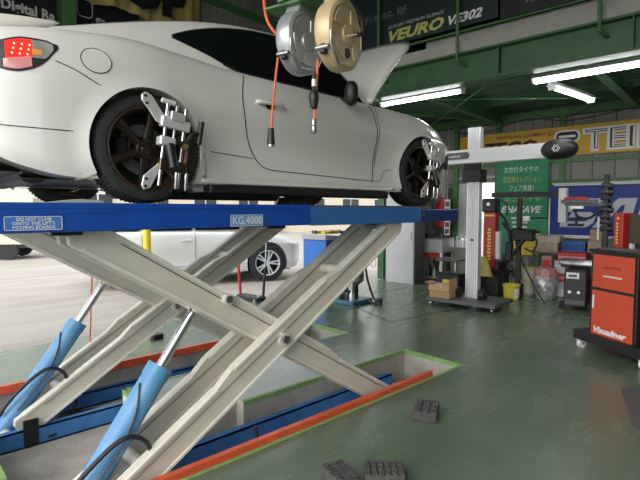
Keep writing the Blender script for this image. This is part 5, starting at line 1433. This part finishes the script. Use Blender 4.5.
for i in range(5): MB().cyl((-0.22 + 0.07 * i, 0.15, 0.07), (-0.22 + 0.07 * i, 0.15, 0.16 + 0.03 * (i % 2)), 0.025, n=10).build('can', random.choice([M_black, M_greyd, M_steel]), t, smooth=40)
t = thing('trolley_jack', 'low black trolley jack with red upright handle', 'jack', on_z(250, 300.5), RB)
MB().box(-0.10, 0.10, -0.30, 0.24, 0.02, 0.09).build('chassis', M_black, t, bevel=0.015)
for (x, y) in ((-0.09, -0.22), (0.09, -0.22), (-0.09, 0.18), (0.09, 0.18)): MB().cyl((x - 0.015, y, 0.03), (x + 0.015, y, 0.03), 0.03, n=12).build('wheel', M_steel, t, smooth=40)
MB().cyl((-0.02, 0.22, 0.08), (-0.06, 0.28, 1.15), 0.024, n=12).build('handle', M_red2, t, smooth=40)
MB().cyl((0, -0.24, 0.09), (0, -0.24, 0.12), 0.05, n=14).build('saddle', M_steel, t, smooth=40)
t = thing('pry_bar', 'chrome bar with black grip standing by the trolley jack', 'bar', on_z(263, 300), RB)
MB().box(-0.06, 0.06, -0.06, 0.06, 0, 0.02).build('foot', M_blackm, t)
MB().cyl((0, 0, 0.02), (0.02, -0.04, 0.55), 0.022, n=12).build('grip', M_black, t, smooth=40)
MB().cyl((0.02, -0.04, 0.55), (0.04, -0.06, 1.22), 0.012, n=12).build('shaft', M_chrome, t, smooth=40)

# ---- blocks lying on the floor
def block(p, rz, w, d, h, label, up=False):
    t = thing('rubber_block', label, 'block', p, rz)
    MB().box(-w / 2, w / 2, -d / 2, d / 2, 0, h * 0.8).build('body', M_stone, t, bevel=0.008)
    for k in range(6):
        x = -w / 2 + w * (k + 0.08) / 6
        for j in range(3):
            MB().box(x, x + w * 0.14, -d / 2 + d * (j / 3 + 0.02), -d / 2 + d * (j / 3 + 0.30), h * 0.8, h * 0.92).build('stud', M_stone, t, bevel=0.003)
block(on_z(426, 416), math.radians(28), 0.23, 0.17, 0.085, 'dark ribbed rubber block beside the pit end')
block(on_z(340, 484), math.radians(75), 0.20, 0.14, 0.09, 'dark ribbed rubber block standing edgewise on the floor')
block(on_z(384, 480), math.radians(-45), 0.22, 0.16, 0.08, 'dark ribbed rubber block with studs facing up')
o = tag(MB().box(-0.07, 0.07, -0.04, 0.04, 0, 0.06).build('chock', M_black, bevel=0.008), 'small black chock on the floor by the yard side bar', 'chock'); o.location = on_z(157, 339); o.rotation_euler = (0, 0, 0.2)
o = tag(MB().prism(rrect(0, 0, 0.9, 0.7, 0.08), 0, 0.012, Matrix.Rotation(-R90, 4, 'X')).build('floor_mat', M_mat), 'grey floor mat by the red cabinet', 'mat')
o.location = on_z(622, 404) + Vector((0.10, -0.36, 0.0)); o.location.z = 0.001; o.rotation_euler = (0, 0, math.radians(20))

# ================================================================== YARD: SUV, TRUCK, POST, HOUSES
SR = -0.74
suv = thing('parked_suv', 'white estate car with silver alloy wheels parked in the yard', 'car', (3.75, 9.98, -0.012), math.radians(-20))
SW = 0.92
g_w = pchip([-0.60, -0.56, -0.4, 0, 2.7, 3.25, 3.52, 3.68], [0.70, 0.84, 0.91, 0.92, 0.92, 0.88, 0.76, 0.55])
g_b = pchip([-0.60, -0.50, 0, 2.9, 3.45, 3.68], [0.42, 0.30, 0.24, 0.24, 0.26, 0.36])
g_h = pchip([-0.60, -0.54, 0, 2.1, 2.45, 2.9, 3.35, 3.68], [1.02, 1.08, 1.10, 1.07, 1.04, 0.99, 0.90, 0.72])
def suv_sec(x):
    w, b_, h_ = g_w(x), g_b(x), g_h(x)
    sd = cr2([(w - 0.06, b_), (w - 0.01, b_ + 0.12), (w - 0.025, 0.55), (w, 0.78), (w - 0.03, h_ - 0.08), (w - 0.10, h_)], 4)
    return [(0, b_ + 0.02), (w - 0.2, b_)] + sd + [(w * 0.5, h_ + 0.03), (0, h_ + 0.04)]
sm_ = loft(list(np.linspace(-0.60, 3.68, 60)), suv_sec, 'body')
WX0, WX1, WR = 0.0, 2.83, 0.395
cut = []
for x in (WX0, WX1):
    for s_ in (-1, 1):
        cut.append(MB().cyl((x, s_ * 0.6, WR), (x, s_ * 1.2, WR), WR + 0.05, n=48).mesh('cut'))
sm_ = boolean(sm_, cut); sm_.shade_smooth(); sm_.set_sharp_from_angle(angle=math.radians(35))
M_sw = mat('white_car_paint', (0.78, 0.79, 0.80), 0.25, coat=0.5)
sb_ = link('body', sm_, M_sw, suv)
s_r = pchip([-0.60, -0.45, -0.15, 0.6, 1.4, 1.8, 2.3, 2.75], [1.10, 1.36, 1.56, 1.62, 1.60, 1.52, 1.30, 1.06])
def suv_cab(x):
    r = s_r(x); w0 = 0.82; w1 = 0.82 - 0.14 * (r - 1.06) / 0.56
    return [(0, 1.0), (w0, 1.0), ((w0 + w1) / 2 + 0.02, (1.0 + r) / 2), (w1, r - 0.05), (w1 - 0.08, r - 0.005), (w1 * 0.5, r + 0.02), (0, r + 0.025)]
sc_ = loft(list(np.linspace(-0.60, 2.75, 34)), suv_cab, 'cabin'); sc_.shade_smooth(); sc_.set_sharp_from_angle(angle=math.radians(40))
scab = link('cabin', sc_, M_sw, suv)
for sd in BOTH:
    for (x0, x1) in ((-0.36, 0.30), (0.36, 1.28), (1.34, 2.25)):
        P = []
        for x in np.linspace(x0, x1, 8):
            r = s_r(x) - 0.08; z0 = 1.11; z1 = max(z0 + 0.02, r)
            P.append([(x, sd * (0.82 - 0.14 * (z - 1.06) / 0.56 + 0.035), z) for z in np.linspace(z0, z1, 5)])
        MB().grid(P).build('side_window', M_glass, scab, smooth=60)
    for x in (0.34, 1.33):
        MB().tube([(x, sd * 0.925, 0.42), (x, sd * 0.932, 0.8), (x, sd * 0.90, 1.08)], 0.004, 5).build('panel_gap', M_seam, sb_)
    MB().tube([(0.48, sd * 0.925, 0.40), (2.55, sd * 0.925, 0.40)], 0.004, 5).build('panel_gap', M_seam, sb_)
    for x in (1.15, 2.1): MB().box(x - 0.09, x + 0.09, min(sd * 0.92, sd * 0.95), max(sd * 0.92, sd * 0.95), 0.90, 0.925).build('door_handle', M_sw, sb_, bevel=0.006)
for x in (WX0, WX1):
    for sd in BOTH:
        M = Matrix.Translation((x, sd * 0.90, WR)) @ Matrix.Rotation(-sd * R90, 4, 'X')
        T = MB(); T.lathe([(0.26, -0.2), (0.34, -0.21), (WR, -0.19), (WR, -0.02), (0.35, 0.0), (0.27, 0.0), (0.25, -0.02), (0.25, -0.15), (0.0, -0.15)], 40, M, cap=False)
        w_ = T.build('wheel', M_rubber, suv, smooth=40)
        R_ = MB(); R_.lathe([(0.268, 0.002), (0.272, 0.006), (0.255, 0.004), (0.245, -0.03)], 36, M, cap=False); R_.build('rim', M_alu, w_, smooth=40)
        for k in range(5):
            for dlt in (-0.16, 0.16):
                a = 2 * math.pi * k / 5 + dlt
                MB().cbox((0, 0, 0), (0.22, 0.03, 0.03), M @ Matrix.Rotation(a, 4, 'Z') @ Matrix.Translation((0.145, 0, -0.02))).build('spoke', M_alu, w_)
        MB().lathe([(0.06, -0.05), (0.06, -0.01), (0.0, -0.005)], 20, M, cap=False).build('hub', M_alu, w_, smooth=40)
MB().box(-0.5, 3.4, -0.7, 0.7, 0.22, 0.4).build('underbody', M_black, suv)
MB().box(-0.61, -0.56, -0.5, 0.5, 0.43, 0.47).build('rear_skirt', M_black, suv, bevel=0.02)
# light truck further out
tp = on_z(35, 251, 0.25)
t = thing('light_truck', 'cream sided light truck standing far out in the yard', 'truck', (tp.x, tp.y, 0), math.radians(-28))
MB().box(-3.2, 0, 0, 1.5, 0.45, 1.9).build('box_body', mat('truck_cream', (0.62, 0.58, 0.48), 0.6, var=0.05), t, bevel=0.02)
MB().box(-3.2, -0.05, 0.05, 1.45, 0.34, 0.45).build('chassis', M_black, t)
MB().box(0.0, 0.03, 0.05, 1.45, 0.45, 1.85).build('shaded_end', M_cardd, t)  # end face coloured darker than the sides to paint in its shade
for x in (-2.4, -0.75):
    for y in (0.10, 1.4): MB().cyl((x, y - 0.09, 0.28), (x, y + 0.09, 0.28), 0.28, n=22).build('wheel', M_rubber, t, smooth=40)
p = depth_pt(147, 240, 8.75); p.z = 0
t = thing('yellow_post', 'round yellow post standing in the yard beside the white car', 'post', (p.x, p.y, -0.012))
MB().cyl((0, 0, 0), (0, 0, 1.74), 0.07, n=16).build('post', M_yel, t, smooth=40)
MB().box(-0.12, 0.22, -0.04, 0.04, 1.60, 1.80).build('board', M_yel, t)
MB().cyl((0, 0, 0), (0, 0, 0.03), 0.2, n=16).build('foot', M_greyd, t, smooth=40)
def house(x0, x1, y, d, h, m, label, roofm, win, group=None):
    t = thing('house', label, 'building', (x0, y, -0.012))
    w = x1 - x0
    MB().box(0, w, 0, d, 0, h).build('wall', m, t)
    r = MB(); r.prism([(-0.5, h), (w + 0.5, h), (w + 0.5, h + 0.25), (-0.5, h + 0.25)], -0.5, d + 0.5); r.build('roof', roofm, t)
    nw = int(w / win)
    for k in range(nw):
        for z in (1.0, 3.8):
            if z + 1.4 > h: continue
            x = (k + 0.25) * win
            f = MB().box(x, x + win * 0.5, -0.06, 0.0, z, z + 1.4).build('window', M_fix, t)
            for j in range(2):
                MB().box(x + 0.06 + j * win * 0.25, x + win * 0.25 - 0.03 + j * win * 0.25, -0.075, -0.06, z + 0.08, z + 1.32).build('pane', M_glass, f)
    return t
house(-14, 6.0, 27, 8, 6.2, M_house2, 'long white house with two rows of windows across the yard', M_greyd, 2.6)
house(7.0, 20.0, 26, 8, 5.6, M_house, 'cream two storey house across the yard', M_greyd, 3.1)
house(21.0, 38.0, 25, 8, 6.4, M_house, 'wide cream building across the yard beyond the workshop back', M_cardd, 3.6)
